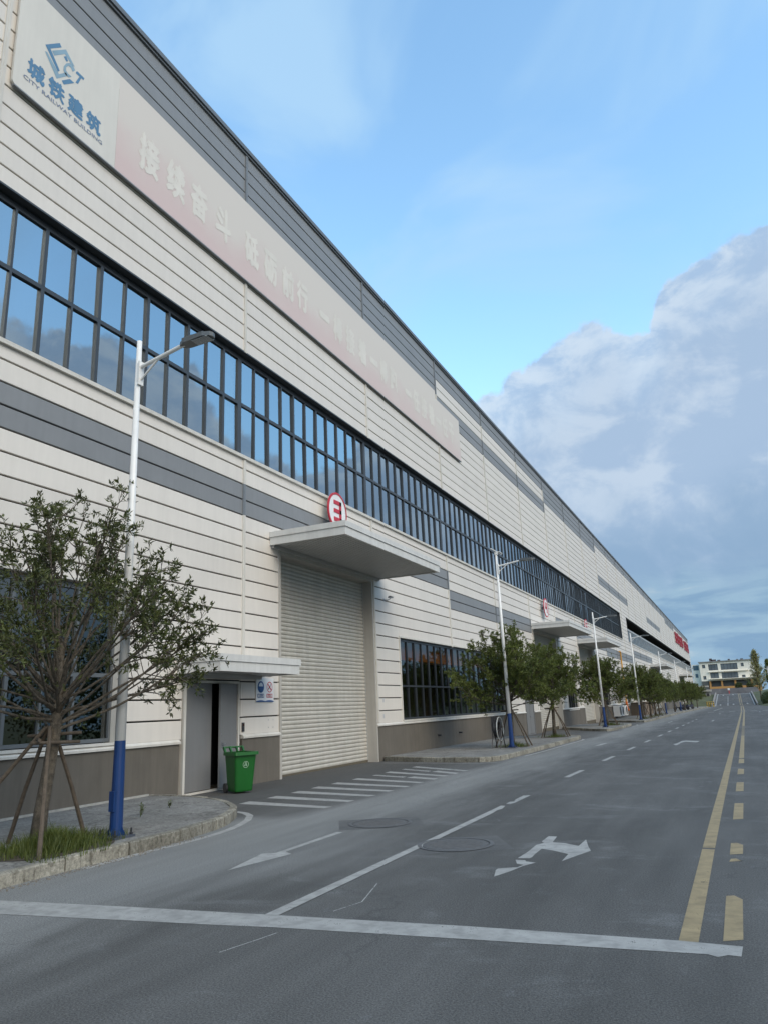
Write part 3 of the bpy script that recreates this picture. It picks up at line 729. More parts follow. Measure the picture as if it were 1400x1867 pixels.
# roller shutters
def slat_mesh(L, p):
    b = MB(); prof = [(-.022, -.002), (.002, .0), (.015, p*.20), (.021, p*.46), (.016, p*.68), (.000, p*.85), (-.022, p*.87), (-.022, p)]
    for (x0, z0), (x1, z1) in zip(prof[:-1], prof[1:]): b.quad((x0, 0, z0), (x0, L, z0), (x1, L, z1), (x1, 0, z1))
    return b.mesh('slat', SHUT)
for i, (a, c) in enumerate(SH):
    base = zg((a+c)/2); xs = X0-.38; p = .122; n = int((6.12-base)/p)+1
    b = MB(); b.box(xs-.05, xs+.05, a-.2, a+.02, base-.05, 6.3).box(xs-.05, xs+.05, c-.02, c+.2, base-.05, 6.3).box(xs-.02, xs+.03, a+.02, c-.02, base-.02, base+.05)
    rs = fpart('roller_shutter', b.mesh('roller_shutter', CREAM if i else CANU))
    if i < 1:
        me = slat_mesh(c-a-.04, p)
        for k in range(n): link('slat', me, rs, (xs, a+.02, base+.05+k*p))
    else:
        bb = MB()
        prof = [(0, 0), (.022, p*.30), (.026, p*.6), (-.008, p)]
        for k in range(n):
            z = base+.05+k*p
            for (x0, z0), (x1, z1) in zip(prof[:-1], prof[1:]): bb.quad((xs+x0, a+.02, z+z0), (xs+x0, c-.02, z+z0), (xs+x1, c-.02, z+z1), (xs+x1, a+.02, z+z1))
        o = link('slat', bb.mesh('slat', SHUT), rs); o['kind'] = 'stuff'
    b = MB(); b.box(xs-.2, X0+.03, a-.09, a+.012, base-.1, 6.128).box(xs-.2, X0+.03, c-.012, c+.07, base-.1, 6.128).box(xs-.2, X0+.03, a-.09, c+.07, 6.13, 6.34)
    fpart('shutter_frame', b.mesh('shutter_frame', mat('jamb_grey', (.40, .375, .335), .55, .05, 2, 0, 0, 0, .08)))
# canopies
def canopy(y0, y1, z0, w, zt, ribs, torn=False):
    x1 = X0+w
    b = MB()
    zm = z0+(zt-z0)*.58
    for (pa, za, zb) in ((0, z0, zm), (.03, zm+.004, zt)):
        b.box(x1-.06, x1+pa, y0-pa, y1+pa, za, zb).box(X0+.005, x1-.06, y0-pa, y0+.06, za, zb).box(X0+.005, x1-.06, y1-.06, y1+pa, za, zb)
    b.box(X0+.005, x1-.061, y0+.061, y1-.061, zt-.09, zt-.04)
    cn = fpart('canopy', b.mesh('canopy', CANW))
    b = MB(); zs = z0+.035; e = .06
    n = max(4, int((w-.1)/(.115 if ribs else .2)))
    if torn: y1s = y1-.95
    else: y1s = y1-.06
    for k in range(n):
        xa = X0+.01+(w-.08)*k/n; xb = X0+.01+(w-.08)*(k+1)/n; xm = xa+(xb-xa)*.72
        b.quad((xa, y0+e, zs), (xm, y0+e, zs), (xm, y1s, zs), (xa, y1s, zs))
        b.quad((xm, y0+e, zs), (xm+.012, y0+e, zs+.05), (xm+.012, y1s, zs+.05), (xm, y1s, zs))
        b.quad((xm+.012, y0+e, zs+.05), (xb-.006, y0+e, zs+.05), (xb-.006, y1s, zs+.05), (xm+.012, y1s, zs+.05))
        b.quad((xb-.006, y0+e, zs+.05), (xb, y0+e, zs), (xb, y1s, zs), (xb-.006, y1s, zs+.05))
    if torn:                                          # sheet hanging loose at one end
        b.quad((X0+.25, y1s+.02, zs-.002), (x1-.08, y1s+.02, zs+.02), (x1-.10, y1-.08, zs+.05), (X0+.35, y1-.10, zs-.055))
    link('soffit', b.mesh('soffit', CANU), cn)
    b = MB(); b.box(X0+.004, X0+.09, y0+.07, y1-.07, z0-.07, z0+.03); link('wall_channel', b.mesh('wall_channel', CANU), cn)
    return cn
canopy(17.18, 24.35, 6.30, 2.42, 6.68, True)
canopy(13.42, 16.74, 2.63, 1.20, 3.01, False, True)
canopy(47.45, 55.6, 6.29, 2.42, 6.66, True)
canopy(62.9, 71.2, 6.29, 2.42, 6.66, True)
canopy(121.5, 137.5, 6.29, 2.42, 6.66, True)
canopy(186, 205, 6.29, 2.42, 6.66, True)
# doors
def door(a, c, z0, z1, ajar):
    b = MB(); b.box(X0-.10, X0+.028, a-.07, a, z0, z1+.06).box(X0-.10, X0+.028, c, c+.05, z0, z1+.06).box(X0-.10, X0+.026, a, c, z1, z1+.06)
    b.box(X0-.10, X0+.02, a, c, z0-.05, z0+.012)
    fpart('door_frame', b.mesh('door_frame', CREAM if ajar else DOORG))
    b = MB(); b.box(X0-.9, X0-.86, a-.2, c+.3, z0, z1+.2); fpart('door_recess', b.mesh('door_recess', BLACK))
    wl = (c-a)*.486
    for k in (0, 1):
        b = MB(); b.box(-.045, 0, 0, wl, .03, z1-z0-.012)
        if ajar: b.box(0, .006, .03, wl-.03, .06, .30) if False else None
        l = fpart('door', b.mesh('door', DOORG), None, (X0-.015, (a+.008) if k == 0 else (c-.008-wl), z0))
        if k == 1 and ajar:
            l.location.y = c-.008-OY; l.rotation_euler = (0, 0, R(192)); l.location.x -= .01
            l.location = (X0-.055-X0, c-.008-OY, z0)
        sgn = -1 if (k == 1 and ajar) else 1
        if k == 1:
            hb = MB()
            yy = wl-.07 if (ajar) else .07
            xx0, xx1 = ((-.045-.05), (-.045)) if ajar else (0., .05)
            hb.box(min(xx0, xx1), max(xx0, xx1), yy-.012, yy+.012, 1.00, 1.03)
            xk = xx0 if ajar else xx1-.012
            hb.box(xk, xk+.012, yy-.13 if ajar else yy, yy+.012 if ajar else yy+.13, 1.003, 1.027)
            hb.box(-.051 if ajar else -.001, -.044 if ajar else .008, yy-.025, yy+.025, .95, 1.08)
            hb.box(-.051 if ajar else -.001, -.044 if ajar else .008, yy-.018, yy+.018, 1.22, 1.26)
            link('handle', hb.mesh('handle', STEEL), l)
        hb = MB()
        for zz in (.25, 1.2, 2.15):
            yy = .004 if k == 0 else (.004 if ajar else wl-.012)
            hb.box(-.052 if (k and ajar) else 0, -.045 if (k and ajar) else .008, yy, yy+.008, zz, zz+.11)
        link('hinge', hb.mesh('hinge', GREYT), l)
door(13.74, 15.72, .02, 2.44, True)
door(44.15, 45.98, zg(45)+.02, 2.2, False)
# interior: curtain behind the ribbon, orange crane beam behind the lower windows
b = MB(); n = 40
for i in range(n):
    y0, y1 = 15.20+.66*i/n, 15.20+.66*(i+1)/n
    f = lambda t: X0-.36+.035*math.sin(i*0+t*62)
    b.quad((f(y0), y0, 8.66), (f(y1), y1, 8.66), (f(y1), y1, 11.6), (f(y0), y0, 11.6))
tag(link('curtain', b.mesh('curtain', mat('curtain_white', (.62, .64, .63), .9))), 'pale pleated curtain hanging behind one pane of the window ribbon', 'curtain')
b = MB(); b.box(X0-.95, X0-.55, 27.0, 37.2, 3.58, 4.28).box(X0-1.05, X0-.45, 27.0, 37.2, 4.285, 4.33).box(X0-1.05, X0-.45, 27.0, 37.2, 3.53, 3.575)
tag(link('crane_beam', b.mesh('crane_beam', ORNG)), 'orange crane beam seen through the top of the dark lower windows', 'crane beam')
o = bpy.data.objects['crane_beam']

# ------------------------------------------------------------------ signs on the facade
XB = X0+.10
lb = thing('logo_board', 'white board with blue cube logo and Chinese company name at the facade top', 'sign board', (X0, 9.2, 15.4))
def bpart(par, name, me, loc=(0, 0, 0)):
    return link(name, me, par, (loc[0]-par.location.x, loc[1]-par.location.y, loc[2]-par.location.z))
rc = .10; cor = [(7.86+rc-rc*math.sin(t), 14.05+rc-rc*math.cos(t)) for t in [i*math.pi/2/6 for i in range(7)]][::-1]
b = MB(); b.extr(cor+[(10.60, 14.05), (10.60, 16.74), (7.86, 16.74)], 0, X0+.045, XB); bpart(lb, 'board', b.mesh('board', BOARD))
def L(px, py):                                        # logo outline measured on the board plane
    return px, py
def wl(poly):
    """logo pixels -> board plane (fitted projective map)"""
    out = []
    for x, y in poly:
        X, Y = x/5.385, y/5.385
        v = r2*((X-700)/FPX)-u2*((Y-933.5)/FPX)+fwd; k = (XB+.004)/v.x; q = v*k
        out.append((q.y, q.z+HC))
    return out
LG = [([(450, 437), (592, 422), (610, 465), (500, 476), (592, 695), (572, 703)], LOGOD),
      ([(445, 500), (468, 510), (583, 728), (648, 712), (668, 745), (560, 772)], LOGOL),
      ([(515, 497), (652, 485), (738, 655), (712, 640), (640, 530), (537, 545)], LOGOL),
      ([(630, 555), (655, 552), (673, 600), (655, 605)], LOGOD),
      ([(742, 690), (722, 645), (690, 618), (655, 622), (630, 650), (626, 690), (648, 735), (680, 760), (708, 752), (672, 722), (652, 690), (655, 660), (675, 645), (700, 662), (718, 705)], LOGOL),
      ([(610, 790), (690, 775), (735, 815), (630, 830)], LOGOD),
      ([(750, 705), (765, 700), (833, 768), (824, 788), (802, 768), (770, 825), (745, 808), (785, 752), (752, 722)], LOGOD)]
for poly, mt in LG:
    q = wl(poly); b = MB(); b.poly([(XB+.004, y, z) for y, z in q]); bpart(lb, 'emblem', b.mesh('emblem', mt))
for i, ch in enumerate('城铁建筑'):
    y = 8.37+i*.515
    bpart(lb, 'lettering', text_mesh(ch, .43, .40, .085, LOGOD), (XB+.005, y, 14.755))
bpart(lb, 'lettering', text_mesh('CITY RAILWAY BUILDING', .095, 2.10, .030, TXTP), (XB+.005, 9.14, 14.415))
sb = thing('slogan_banner', 'long sun-faded pinkish slogan banner with cream Chinese characters along the facade', 'banner', (X0, 22.8, 15.4))
b = MB(); b.box(X0+.045, XB, 10.604, 35.0, 14.05, 16.33).box(X0+.045, XB-.006, 10.604, 31.6, 16.332, 16.74); bpart(sb, 'sheet', b.mesh('sheet', PINK))
b = MB(); b.box(X0+.045, XB+.012, 7.9, 35.0, 14.015, 14.045); bpart(sb, 'edge_rail', b.mesh('edge_rail', GREYT))
SL = [('接', 11.69), ('续', 12.68), ('奋', 13.62), ('斗', 14.69), ('砥', 16.10), ('砺', 17.11), ('前', 18.14), ('行', 19.03), ('一', 20.54), ('棒', 21.55), ('接', 22.52), ('着', 23.55),
      ('一', 24.57), ('棒', 25.50), ('跑', 26.48), ('一', 28.08), ('任', 29.0), ('接', 29.95), ('着', 30.9), ('一', 31.85), ('任', 32.75), ('干', 33.7)]
for ch, y in SL:
    flat = ch == '一'
    bpart(sb, 'lettering', text_mesh(ch, .12 if flat else 1.0, .66, .10, FADED), (XB+.005, y, 15.22))
# red lettering at the far end: only strokes can be made out
rsn = thing('roof_lettering', 'red raised lettering at the far end of the roof line', 'sign', (X0, 222, 15.6))
for i, y in enumerate((193, 200.5, 208, 215.5, 227, 234.5, 242)):
    b = MB(); w = 2.6
    for k in range(3): b.box(X0+.10, X0+.28, y-w+.2, y+w-.2, 14.35+k*1.05, 14.35+k*1.05+.34)
    for k in (-.85, 0, .85): b.box(X0+.105, X0+.275, y+k*w-.22, y+k*w+.22, 14.2+.25*(i % 2), 17.0-.2*((i+1) % 2))
    bpart(rsn, 'letter', b.mesh('letter', mat('roof_letter_red', (.30, .020, .030), .5)))
def round_sign(y, z, r, digit, label):
    x = X0+.30
    t = thing('round_sign', label, 'sign', (x, y, z), 0, 'round gate number signs')
    n = 48
    b = MB(); b.extr([(r*math.cos(2*math.pi*i/n), r*math.sin(2*math.pi*i/n)) for i in range(n)], 0, -.03, 0); link('disc', b.mesh('disc', SIGNW), t)
    b = MB()
    for i in range(n):
        a0, a1 = 2*math.pi*i/n, 2*math.pi*(i+1)/n; ri = r*.91; ro = r*1.02
        c0, s0, c1, s1 = math.cos(a0), math.sin(a0), math.cos(a1), math.sin(a1)
        b.quad((.012, ri*c0, ri*s0), (.012, ro*c0, ro*s0), (.012, ro*c1, ro*s1), (.012, ri*c1, ri*s1))
        b.quad((.012, ro*c0, ro*s0), (-.032, ro*c0, ro*s0), (-.032, ro*c1, ro*s1), (.012, ro*c1, ro*s1))
    link('ring', b.mesh('ring', REDS), t)
    b = MB(); h = r*.56; w = r*.40; s = r*.21
    bars = {3: [(-w, w, h-s, h), (-w, w, -s/2, s/2), (-w, w, -h, -h+s), (w-s, w, -h, h)],
            4: [(-w, -w+s, -s*.2, h), (w-s, w, -h, h), (-w, w, -s*.7, s*.3)],
            5: [(-w, w, h-s, h), (-w, w, -s/2, s/2), (-w, w, -h, -h+s), (w-s, w, -h, 0), (-w, -w+s, 0, h)]}[digit]
    for (a, c, d, e) in bars: b.box(.001, .022, a, c, d, e)
    link('digit', b.mesh('digit', REDS), t)
    b = MB(); b.box(-.30, -.031, -.04, .04, -.1, .1); link('bracket', b.mesh('bracket', GREYT), t)
round_sign(20.75, 8.06, .63, 3, 'round white sign with red ring and red 3 above the nearest big canopy')
round_sign(50.95, 8.0, .64, 4, 'round white sign with red ring and red 4 above the second big canopy')
round_sign(66.5, 7.95, .64, 5, 'round white sign with red ring and red 5 above the third big canopy')
# safety notice by the door
sn = thing('safety_notice', 'white notice with blue mask pictogram and red no-smoking pictogram beside the door', 'sign', (X0, 16.9, 2.29))
xs_ = X0+.03
b = MB(); b.box(X0+.004, xs_, 16.49, 17.31, 1.985, 2.60); bpart(sn, 'plate', b.mesh('plate', SIGNW))
def disc2(cy_, cz, ry, rz, x, mt, par, name, inner=None):
    b = MB(); n = 32
    if inner is None: b.poly([(x, cy_+ry*math.cos(2*math.pi*i/n), cz+rz*math.sin(2*math.pi*i/n)) for i in range(n)])
    else:
        for i in range(n):
            a0, a1 = 2*math.pi*i/n, 2*math.pi*(i+1)/n
            b.quad(*[(x, cy_+q*ry*math.cos(a), cz+q*rz*math.sin(a)) for q, a in ((inner, a0), (1, a0), (1, a1), (inner, a1))])
    return bpart(par, name, b.mesh(name, mt))
disc2(16.70, 2.37, .150, .150, xs_+.003, SIGNB, sn, 'pictogram', None)
b = MB(); b.poly([(xs_+.006, 16.70+.095*math.cos(t), 2.385+.10*math.sin(t)) for t in [math.pi*i/12 for i in range(13)]]); bpart(sn, 'pictogram', b.mesh('pictogram', SIGNW))
b = MB(); b.poly([(xs_+.009, y, z) for y, z in ((16.605, 2.385), (16.63, 2.30), (16.70, 2.25), (16.77, 2.30), (16.795, 2.385))]); bpart(sn, 'pictogram', b.mesh('pictogram', SIGNB))
disc2(17.11, 2.37, .135, .140, xs_+.003, REDS, sn, 'pictogram', .84)
b = MB(); b.poly([(xs_+.005, 17.11+y, 2.37+z) for y, z in ((-.10, .078), (-.078, .10), (.10, -.078), (.078, -.10))]); bpart(sn, 'pictogram', b.mesh('pictogram', REDS))
b = MB(); b.poly([(xs_+.004, 17.11+y, 2.37+z) for y, z in ((-.075, -.055), (-.055, -.075), (.05, .03), (.03, .05))]).poly([(xs_+.004, 17.11+y, 2.37+z) for y, z in ((.035, .055), (.05, .045), (.07, .085), (.055, .09))]); bpart(sn, 'pictogram', b.mesh('pictogram', DARKPL))
for y0, y1, mt, body in ((16.55, 16.85, SIGNB, '戴防尘口罩'), (16.97, 17.25, REDS, '禁止吸烟')):
    b = MB(); b.box(xs_, xs_+.003, y0, y1, 2.095, 2.195); bpart(sn, 'caption_box', b.mesh('caption_box', mt))
    bpart(sn, 'lettering', text_mesh(body, .072, (y1-y0)*.88, .05, SIGNW), (xs_+.006, (y0+y1)/2, 2.145))
for y0 in (16.49, 16.90):
    b = MB(); b.poly([(xs_+.003, y0+.41*i/10, 1.99+(.018+.022*math.sin(math.pi*i/10))) for i in range(11)][::-1]+[(xs_+.003, y0, 1.987), (xs_+.003, y0+.41, 1.987)]); bpart(sn, 'wave', b.mesh('wave', SIGNB))
# door-access box, screw plugs, camera, wall stickers
t = thing('access_panel', 'small black access reader on the wall beside the grey door', 'access panel', (X0, 15.94, 1.38))
b = MB(); b.box(0, .03, -.045, .045, -.11, .11); link('casing', b.mesh('casing', DARKPL), t)
b = MB(); b.box(.03, .034, -.03, .03, .02, .08); link('screen', b.mesh('screen', mat('screen_dark', (.06, .03, .025), .2)), t)
t = thing('security_camera', 'small wall-mounted security camera to the right of the big roller shutter', 'camera', (X0, 24.75, 5.60)); t.scale = (.8, .8, .8)
b = MB(); b.box(0, .02, -.06, .06, -.06, .06).tube([(.02, 0, 0), (.18, .05, -.02), (.28, .16, .06)], .018, 8); link('bracket', b.mesh('bracket', STEEL), t)
b = MB(); b.tube([(.24, .02, .10), (.30, .36, .13)], .035, 10); link('housing', b.mesh('housing', mat('camera_grey', (.30, .31, .32), .4)), t)
b = MB(); b.box(.22, .34, .0, .40, .15, .158); link('sun_shield', b.mesh('sun_shield', mat('camera_grey', (.30, .31, .32), .4)), t)
b = MB()
for y, z in ((24.35, 1.43), (24.37, 1.98)): b.box(X0+.001, X0+.004, y-.05, y+.05, z-.07, z+.07)
for y in (17.1, 17.32):
    for z in (1.33, 1.52): b.box(X0+.001, X0+.012, y-.012, y+.012, z-.012, z+.012)
fpart('wall_fixings', b.mesh('wall_fixings', mat('sticker', (.45, .45, .46), .5)))
# weathered drip stains with stub pipes in the plinth
for y in (29.5, 32.1):
    b = MB(); b.tube([(X0, y, .55), (X0+.16, y, .54)], .035, 8); fpart('drain_stub', b.mesh('drain_stub', DARKPL))
# yellow gas pipe, AC units, brown low wall further along
t = thing('gas_pipe', 'yellow gas riser pipe with orange foot on the white facade', 'pipe', (X0+.12, 88.3, .6))
b = MB(); b.tube([(-.1, -.5, 6.25), (0, -.45, 6.3), (0, -.15, 6.3), (0, 0, 6.15), (0, 0, .8)], .075, 10); link('riser', b.mesh('riser', YELW), t)
b = MB(); b.tube([(0, 0, .8), (0, 0, .2), (.15, 0, -.2)], .12, 10); link('foot', b.mesh('foot', mat('pipe_orange', (.6, .13, .02), .5)), t)
for i, (y, lab) in enumerate(((78.6, 'white air-conditioner unit on the wall, nearest of the three'), (80.6, 'white air-conditioner unit on the wall, middle of the three'), (83.2, 'white air-conditioner unit on the wall, nearest the yellow gas pipe'))):
    t = thing('air_conditioner', lab, 'air conditioner', (X0+.45, y, zg(y)+.35), 0, 'air conditioner units on the facade')
    b = MB(); b.box(-.35, .25, -.75, .75, 0, 1.0); link('casing', b.mesh('casing', SIGNW), t)
    b = MB(); b.extr([(-.15+.42*math.cos(2*math.pi*k/24), .5+.42*math.sin(2*math.pi*k/24)) for k in range(24)], 0, .25, .275); link('fan_grille', b.mesh('fan_grille', DARKPL), t)
    b = MB(); b.box(-.45, .3, -.6, -.55, -.06, 0).box(-.45, .3, .55, .6, -.06, 0); link('bracket', b.mesh('bracket', GREYT), t)
b = MB(); z = zg(97); b.box(X0+.02, X0+1.5, 92.5, 103, z, z+1.55).box(X0+.02, X0+1.55, 92.4, 103.1, z+1.552, z+1.62)
tag(link('brown_annex', b.mesh('brown_annex', BROWN)), 'low brown rendered annex against the facade behind the street trees', 'annex')

# ------------------------------------------------------------------ street lamps
def make_lamp():
    t = thing('street_lamp', '', 'street lamp', (0, 0, 0), 0, 'street lamps along the pavement')
    n = 16
    b = MB(); b.tube([(0, 0, 1.255), (0, 0, 7.40)], [.074, .040], n); link('pole', b.mesh('pole', POLEW, True), t)
    b = MB(); b.tube([(0, 0, .03), (0, 0, 1.2545)], [.088, .0745], n)
    for k in range(4):
        a = math.pi/2*k+.3
        c, s_ = math.cos(a), math.sin(a)
        b.poly([(c*.08, s_*.08, .03), (c*.15, s_*.17, .03), (c*.083, s_*.083, .15)])
    b.box(-.045, .045, -.105, -.075, .34, .60)
    link('pole_base', b.mesh('pole_base', POLEB, False), t)
    b = MB(); b.box(-.18, .18, -.18, .18, 0, .03); pl = link('base_plate', b.mesh('base_plate', mat('base_plate_metal', (.06, .07, .09), .6)), t)
    b = MB()
    for x in (-.14, .14):
        for y in (-.14, .14): b.tube([(x, y, .03), (x, y, .115)], .013, 6).tube([(x, y, .035), (x, y, .06)], .024, 6)
    link('bolt', b.mesh('bolt', DARKPL), pl)
    b = MB(); b.tube([(.04, 0, 6.93), (.45, 0, 6.985), (.98, 0, 7.06)], .033, 10).tube([(.055, 0, 6.70), (.42, 0, 6.965)], .018, 8).box(.045, .075, -.05, .05, 6.62, 7.02); link('arm', b.mesh('arm', POLEW, False), t)
    b = MB()
    top = [(.92, -.04), (1.03, -.10), (1.42, -.11), (1.53, -.06), (1.55, 0), (1.53, .06), (1.42, .11), (1.03, .10), (.92, .04)]
    k = len(b.v); b.prism(top, 7.03, 7.095); b.box(.98, 1.2, -.07, .07, 7.095, 7.135)
    for q in range(5): b.box(1.2, 1.42, -.08+.04*q-.005, -.08+.04*q+.005, 7.095, 7.12)
    h = link('lamp_head', b.mesh('lamp_head', LAMPH), t)
    b = MB()
    for i in range(7):
        for j in range(5): b.box(1.19+i*.044, 1.19+i*.044+.037, -.085+j*.035, -.085+j*.035+.029, 7.018, 7.029)
    link('lens', b.mesh('lens', LAMPL), h)
    return t
L0 = make_lamp()
LP = [(-7.85, 8.13), (-7.92, 28.2), (-7.93, 50.6), (-7.70, 68.4), (-7.9, 97.0), (-7.7, 120.0), (-7.6, 148.0)]
LLAB = ['white street lamp with blue foot nearest the camera, beside the sparse tree', 'white street lamp with a thin crossbar on top, beside the hose reel',
        'white street lamp standing between the second and third big canopies', 'white street lamp just past the third canopy, before the air conditioners',
        'fifth white street lamp along the row, rising over the clipped trees', 'sixth white street lamp along the row, before the far canopy', 'last small white street lamp before the ramp']
for i, (x, y) in enumerate(LP):
    o = L0 if i == 0 else copy_tree(L0)
    o.location = (x, y, zg(y)+.138); o['label'] = LLAB[i]; o.rotation_euler = (0, 0, 0 if i else R(-4))
    if i == 1:
        b = MB(); b.box(-.05, .05, -.05, .05, 7.40, 7.52).tube([(-.02, -.62, 7.55), (.05, .62, 7.52)], .022, 8).box(-.10, .10, .15, .60, 7.545, 7.565)
        link('crossbar', b.mesh('crossbar', POLEW), o)

# ------------------------------------------------------------------ trees
def make_tree(seed, H, spread, zb, nl, leaf, dens, lmat, trunk_r, bare, lean=(0, 0)):
    rnd = random.Random(seed)
    wood, crown = MB(), MB()
    tips = []
    def rv(s): return Vector((rnd.gauss(0, s), rnd.gauss(0, s), rnd.gauss(0, s)))
    def leafat(p, d, L):
        d = d.normalized(); s = d.cross(Vector((rnd.gauss(0, 1), rnd.gauss(0, 1), rnd.gauss(0, 1)))).normalized(); nn = s.cross(d)
        w = L*rnd.uniform(.12, .18); a = p; m_ = p+d*L*.5; tt = p+d*L-nn*L*rnd.uniform(-.05, .22)
        k = len(crown.v); crown.v += [tuple(a), tuple(m_+s*w+nn*w*.45), tuple(tt), tuple(m_-s*w+nn*w*.45)]
        crown.f += [(k, k+1, k+2), (k, k+2, k+3)]; crown.mi += [0, 0]
    def cluster(p, d, n):
        for _ in range(n):
            v = (d.normalized()*rnd.uniform(.1, .9)+rv(.62)); v.z += .12
            leafat(p+rv(.012), v, leaf*rnd.uniform(.65, 1.15))
    def branch(p, d, Ln, r, lvl):
        n = 5 if lvl < 2 else 3; path = [p.copy()]; q = p.copy(); dd = d.normalized()
        for i in range(n):
            dd = (dd+rv(.09)+Vector((0, 0, .07 if lvl < 2 else .05))).normalized(); q = q+dd*(Ln/n); path.append(q.copy())
        wood.tube(path, [r*(1-.62*i/n) for i in range(n+1)], 6 if lvl == 1 else (4 if lvl == 2 else 3), cap=False)
        return path, dd
    tz = zb; base = Vector((0, 0, -.05)); topv = Vector((lean[0], lean[1], tz))
    path = [base, Vector((lean[0]*.25, lean[1]*.25, tz*.33)), Vector((lean[0]*.6+.01, lean[1]*.6, tz*.66)), topv, topv+Vector((lean[0]*.2, 0, 1.15))]
    wood.tube(path, [trunk_r*1.25, trunk_r*1.0, trunk_r*.92, trunk_r*.88, trunk_r*.30], 12)
    for i in range(nl):
        f = (i+.5)/nl
        th = R(8+78*f**.85)+rnd.gauss(0, .06); ph = i*2.39996+rnd.gauss(0, .25)
        d = Vector((math.sin(th)*math.cos(ph), math.sin(th)*math.sin(ph), math.cos(th)))
        # envelope: tall dome
        reach = 1/math.sqrt((math.sin(th)/spread)**2+(math.cos(th)/(H-tz))**2)
        Ln = reach*rnd.uniform(.78, .97)
        up_ = (1-f)*rnd.uniform(.35, 1.0)+f*rnd.uniform(-.12, .25)
        p0 = topv+Vector((lean[0]*.2*up_, 0, 1.0))*up_+rv(.015); Ln = max(.7, Ln-max(0, up_)*.85*math.cos(th)); p0.x, p0.y = p0.x, p0.y
        pth, dd = branch(p0, d, Ln, trunk_r*rnd.uniform(.20, .30), 1)
        nsub = max(4, int(7*dens))
        for k in range(nsub):
            t = bare+(1-bare)*(k+rnd.random())/nsub
            idx = min(4, int(t*5)); a, c = pth[idx], pth[idx+1]; pp = a+(c-a)*(t*5-idx)
            out = (pp-topv); out.z *= .5
            d2 = ((c-a).normalized()*.7+rv(.45)+out.normalized()*.25)
            L2 = Ln*rnd.uniform(.16, .34)*(1.15-.4*t)
            p2, e2 = branch(pp, d2, L2, trunk_r*.11, 2)
            for w in range(max(2, int(4*dens))):
                tt = .35+.65*rnd.random(); ii = min(2, int(tt*3)); a2, c2 = p2[ii], p2[ii+1]; p3 = a2+(c2-a2)*(tt*3-ii)
                d3 = (c2-a2).normalized()*.6+rv(.5); L3 = rnd.uniform(.12, .30)
                p4, e3 = branch(p3, d3, L3, trunk_r*.05, 3)
                cluster(p4[-1], e3, int(8*dens+rnd.random()*4)); cluster(p4[2], e3, int(3*dens+rnd.random()*2))
            cluster(p2[-1], e2, int(8*dens))
        cluster(pth[-1], dd, 10)
        if bare > .3 and rnd.random() < .6:                      # water shoots low on the limbs
            for _ in range(2): cluster(pth[1]+rv(.1), d, 4)
    wm = wood.mesh('trunk', BARK, True); cm = crown.mesh('crown', lmat)
    return wm, cm
def tree_thing(meshes, x, y, label, group='young trees along the pavement', s=1., rz=0., name='street_tree'):
    t = thing(name, label, 'tree', (x, y, zg(y)+.13), rz, group); t.scale = (s, s, s)
    link('trunk', meshes[0], t); link('crown', meshes[1], t); return t
TA = make_tree(11, 4.80, 2.20, 1.45, 46, .088, 1.0, LEAF, .088, .54, (.06, .12))
TB = [make_tree(21+i, 4.35, 2.4, 1.45, 34, .105, 1.5, LEAF2, .085, .20, (.03, .02)) for i in range(3)]
tree_thing(TA, -8.34, 7.27, 'sparse young tree with bare spreading branches nearest the camera')
TR = [(-8.17, 29.2, 0, 1.02, 'bushy young tree right behind the lamp with a crossbar'), (-8.30, 37.3, 1, 1.02, 'bushy young tree at the corner before the second big canopy'),
      (-8.40, 54.6, 2, 1.08, 'dark young tree hiding the shutter under the third canopy'), (-7.95, 72.6, 0, 1.05, 'young tree just past the fourth lamp, first of the dense group'),
      (-7.8, 78.0, 1, 1.08, 'brighter green tree, second of the dense group past the fourth lamp'), (-8.0, 85.0, 2, 1.05, 'young tree in the dense group, beside the gas pipe'),
      (-8.2, 91.5, 0, 1.0, 'young tree in the dense group, just before the fifth lamp'), (-8.3, 102.0, 1, .95, 'young tree past the fifth lamp, in front of the brown annex'),
      (-7.9, 111.0, 2, .95, 'smaller young tree midway between the fifth and sixth lamps'), (-7.4, 124.4, 0, 1.0, 'young tree just past the sixth lamp'),
      (-7.3, 132.5, 1, 1.0, 'far young tree midway to the last lamp'), (-7.2, 141.0, 2, 1.0, 'far young tree just before the last lamp'), (-7.0, 156, 0, 1.0, 'last young tree of the row, before the yellow barrier')]
for x, y, k, s_, lab in TR: tree_thing(TB[k], x, y, lab, s=s_, rz=random.uniform(0, 6.28))
# timber supports round the trunks
def support(x, y, label, feet, ht=1.42):
    t = thing('tree_support', label, 'tree support', (x, y, zg(y)+.13), 0, 'timber tree supports')
    for fx, fy in feet:
        b = MB(); d = Vector((fx, fy, 0)); L_ = d.length; top = d*(.13/L_)
        b.tube([(fx, fy, 0), (fx*.6, fy*.6, ht*.48), (top.x*.4+.0, top.y*.4, ht+.05)], [.029, .027, .025], 8); link('stake', b.mesh('stake', STAKE), t)
    for a in (0, 1, 2):
        b = MB(); c, s_ = math.cos(a*2.1+.4), math.sin(a*2.1+.4)
        px, py = -s_*.14, c*.14
        b.tube([(px-c*.36, py-s_*.36, ht-.06-.05*a), (px+c*.36, py+s_*.36, ht-.04-.05*a)], .022, 8); link('crosspiece', b.mesh('crosspiece', STAKE), t)
    return t
support(-8.30, 7.32, 'timber stakes propping the sparse tree nearest the camera', [(.72, -.66), (.02, .70), (-.80, .15), (-.95, -.62)], 1.44)
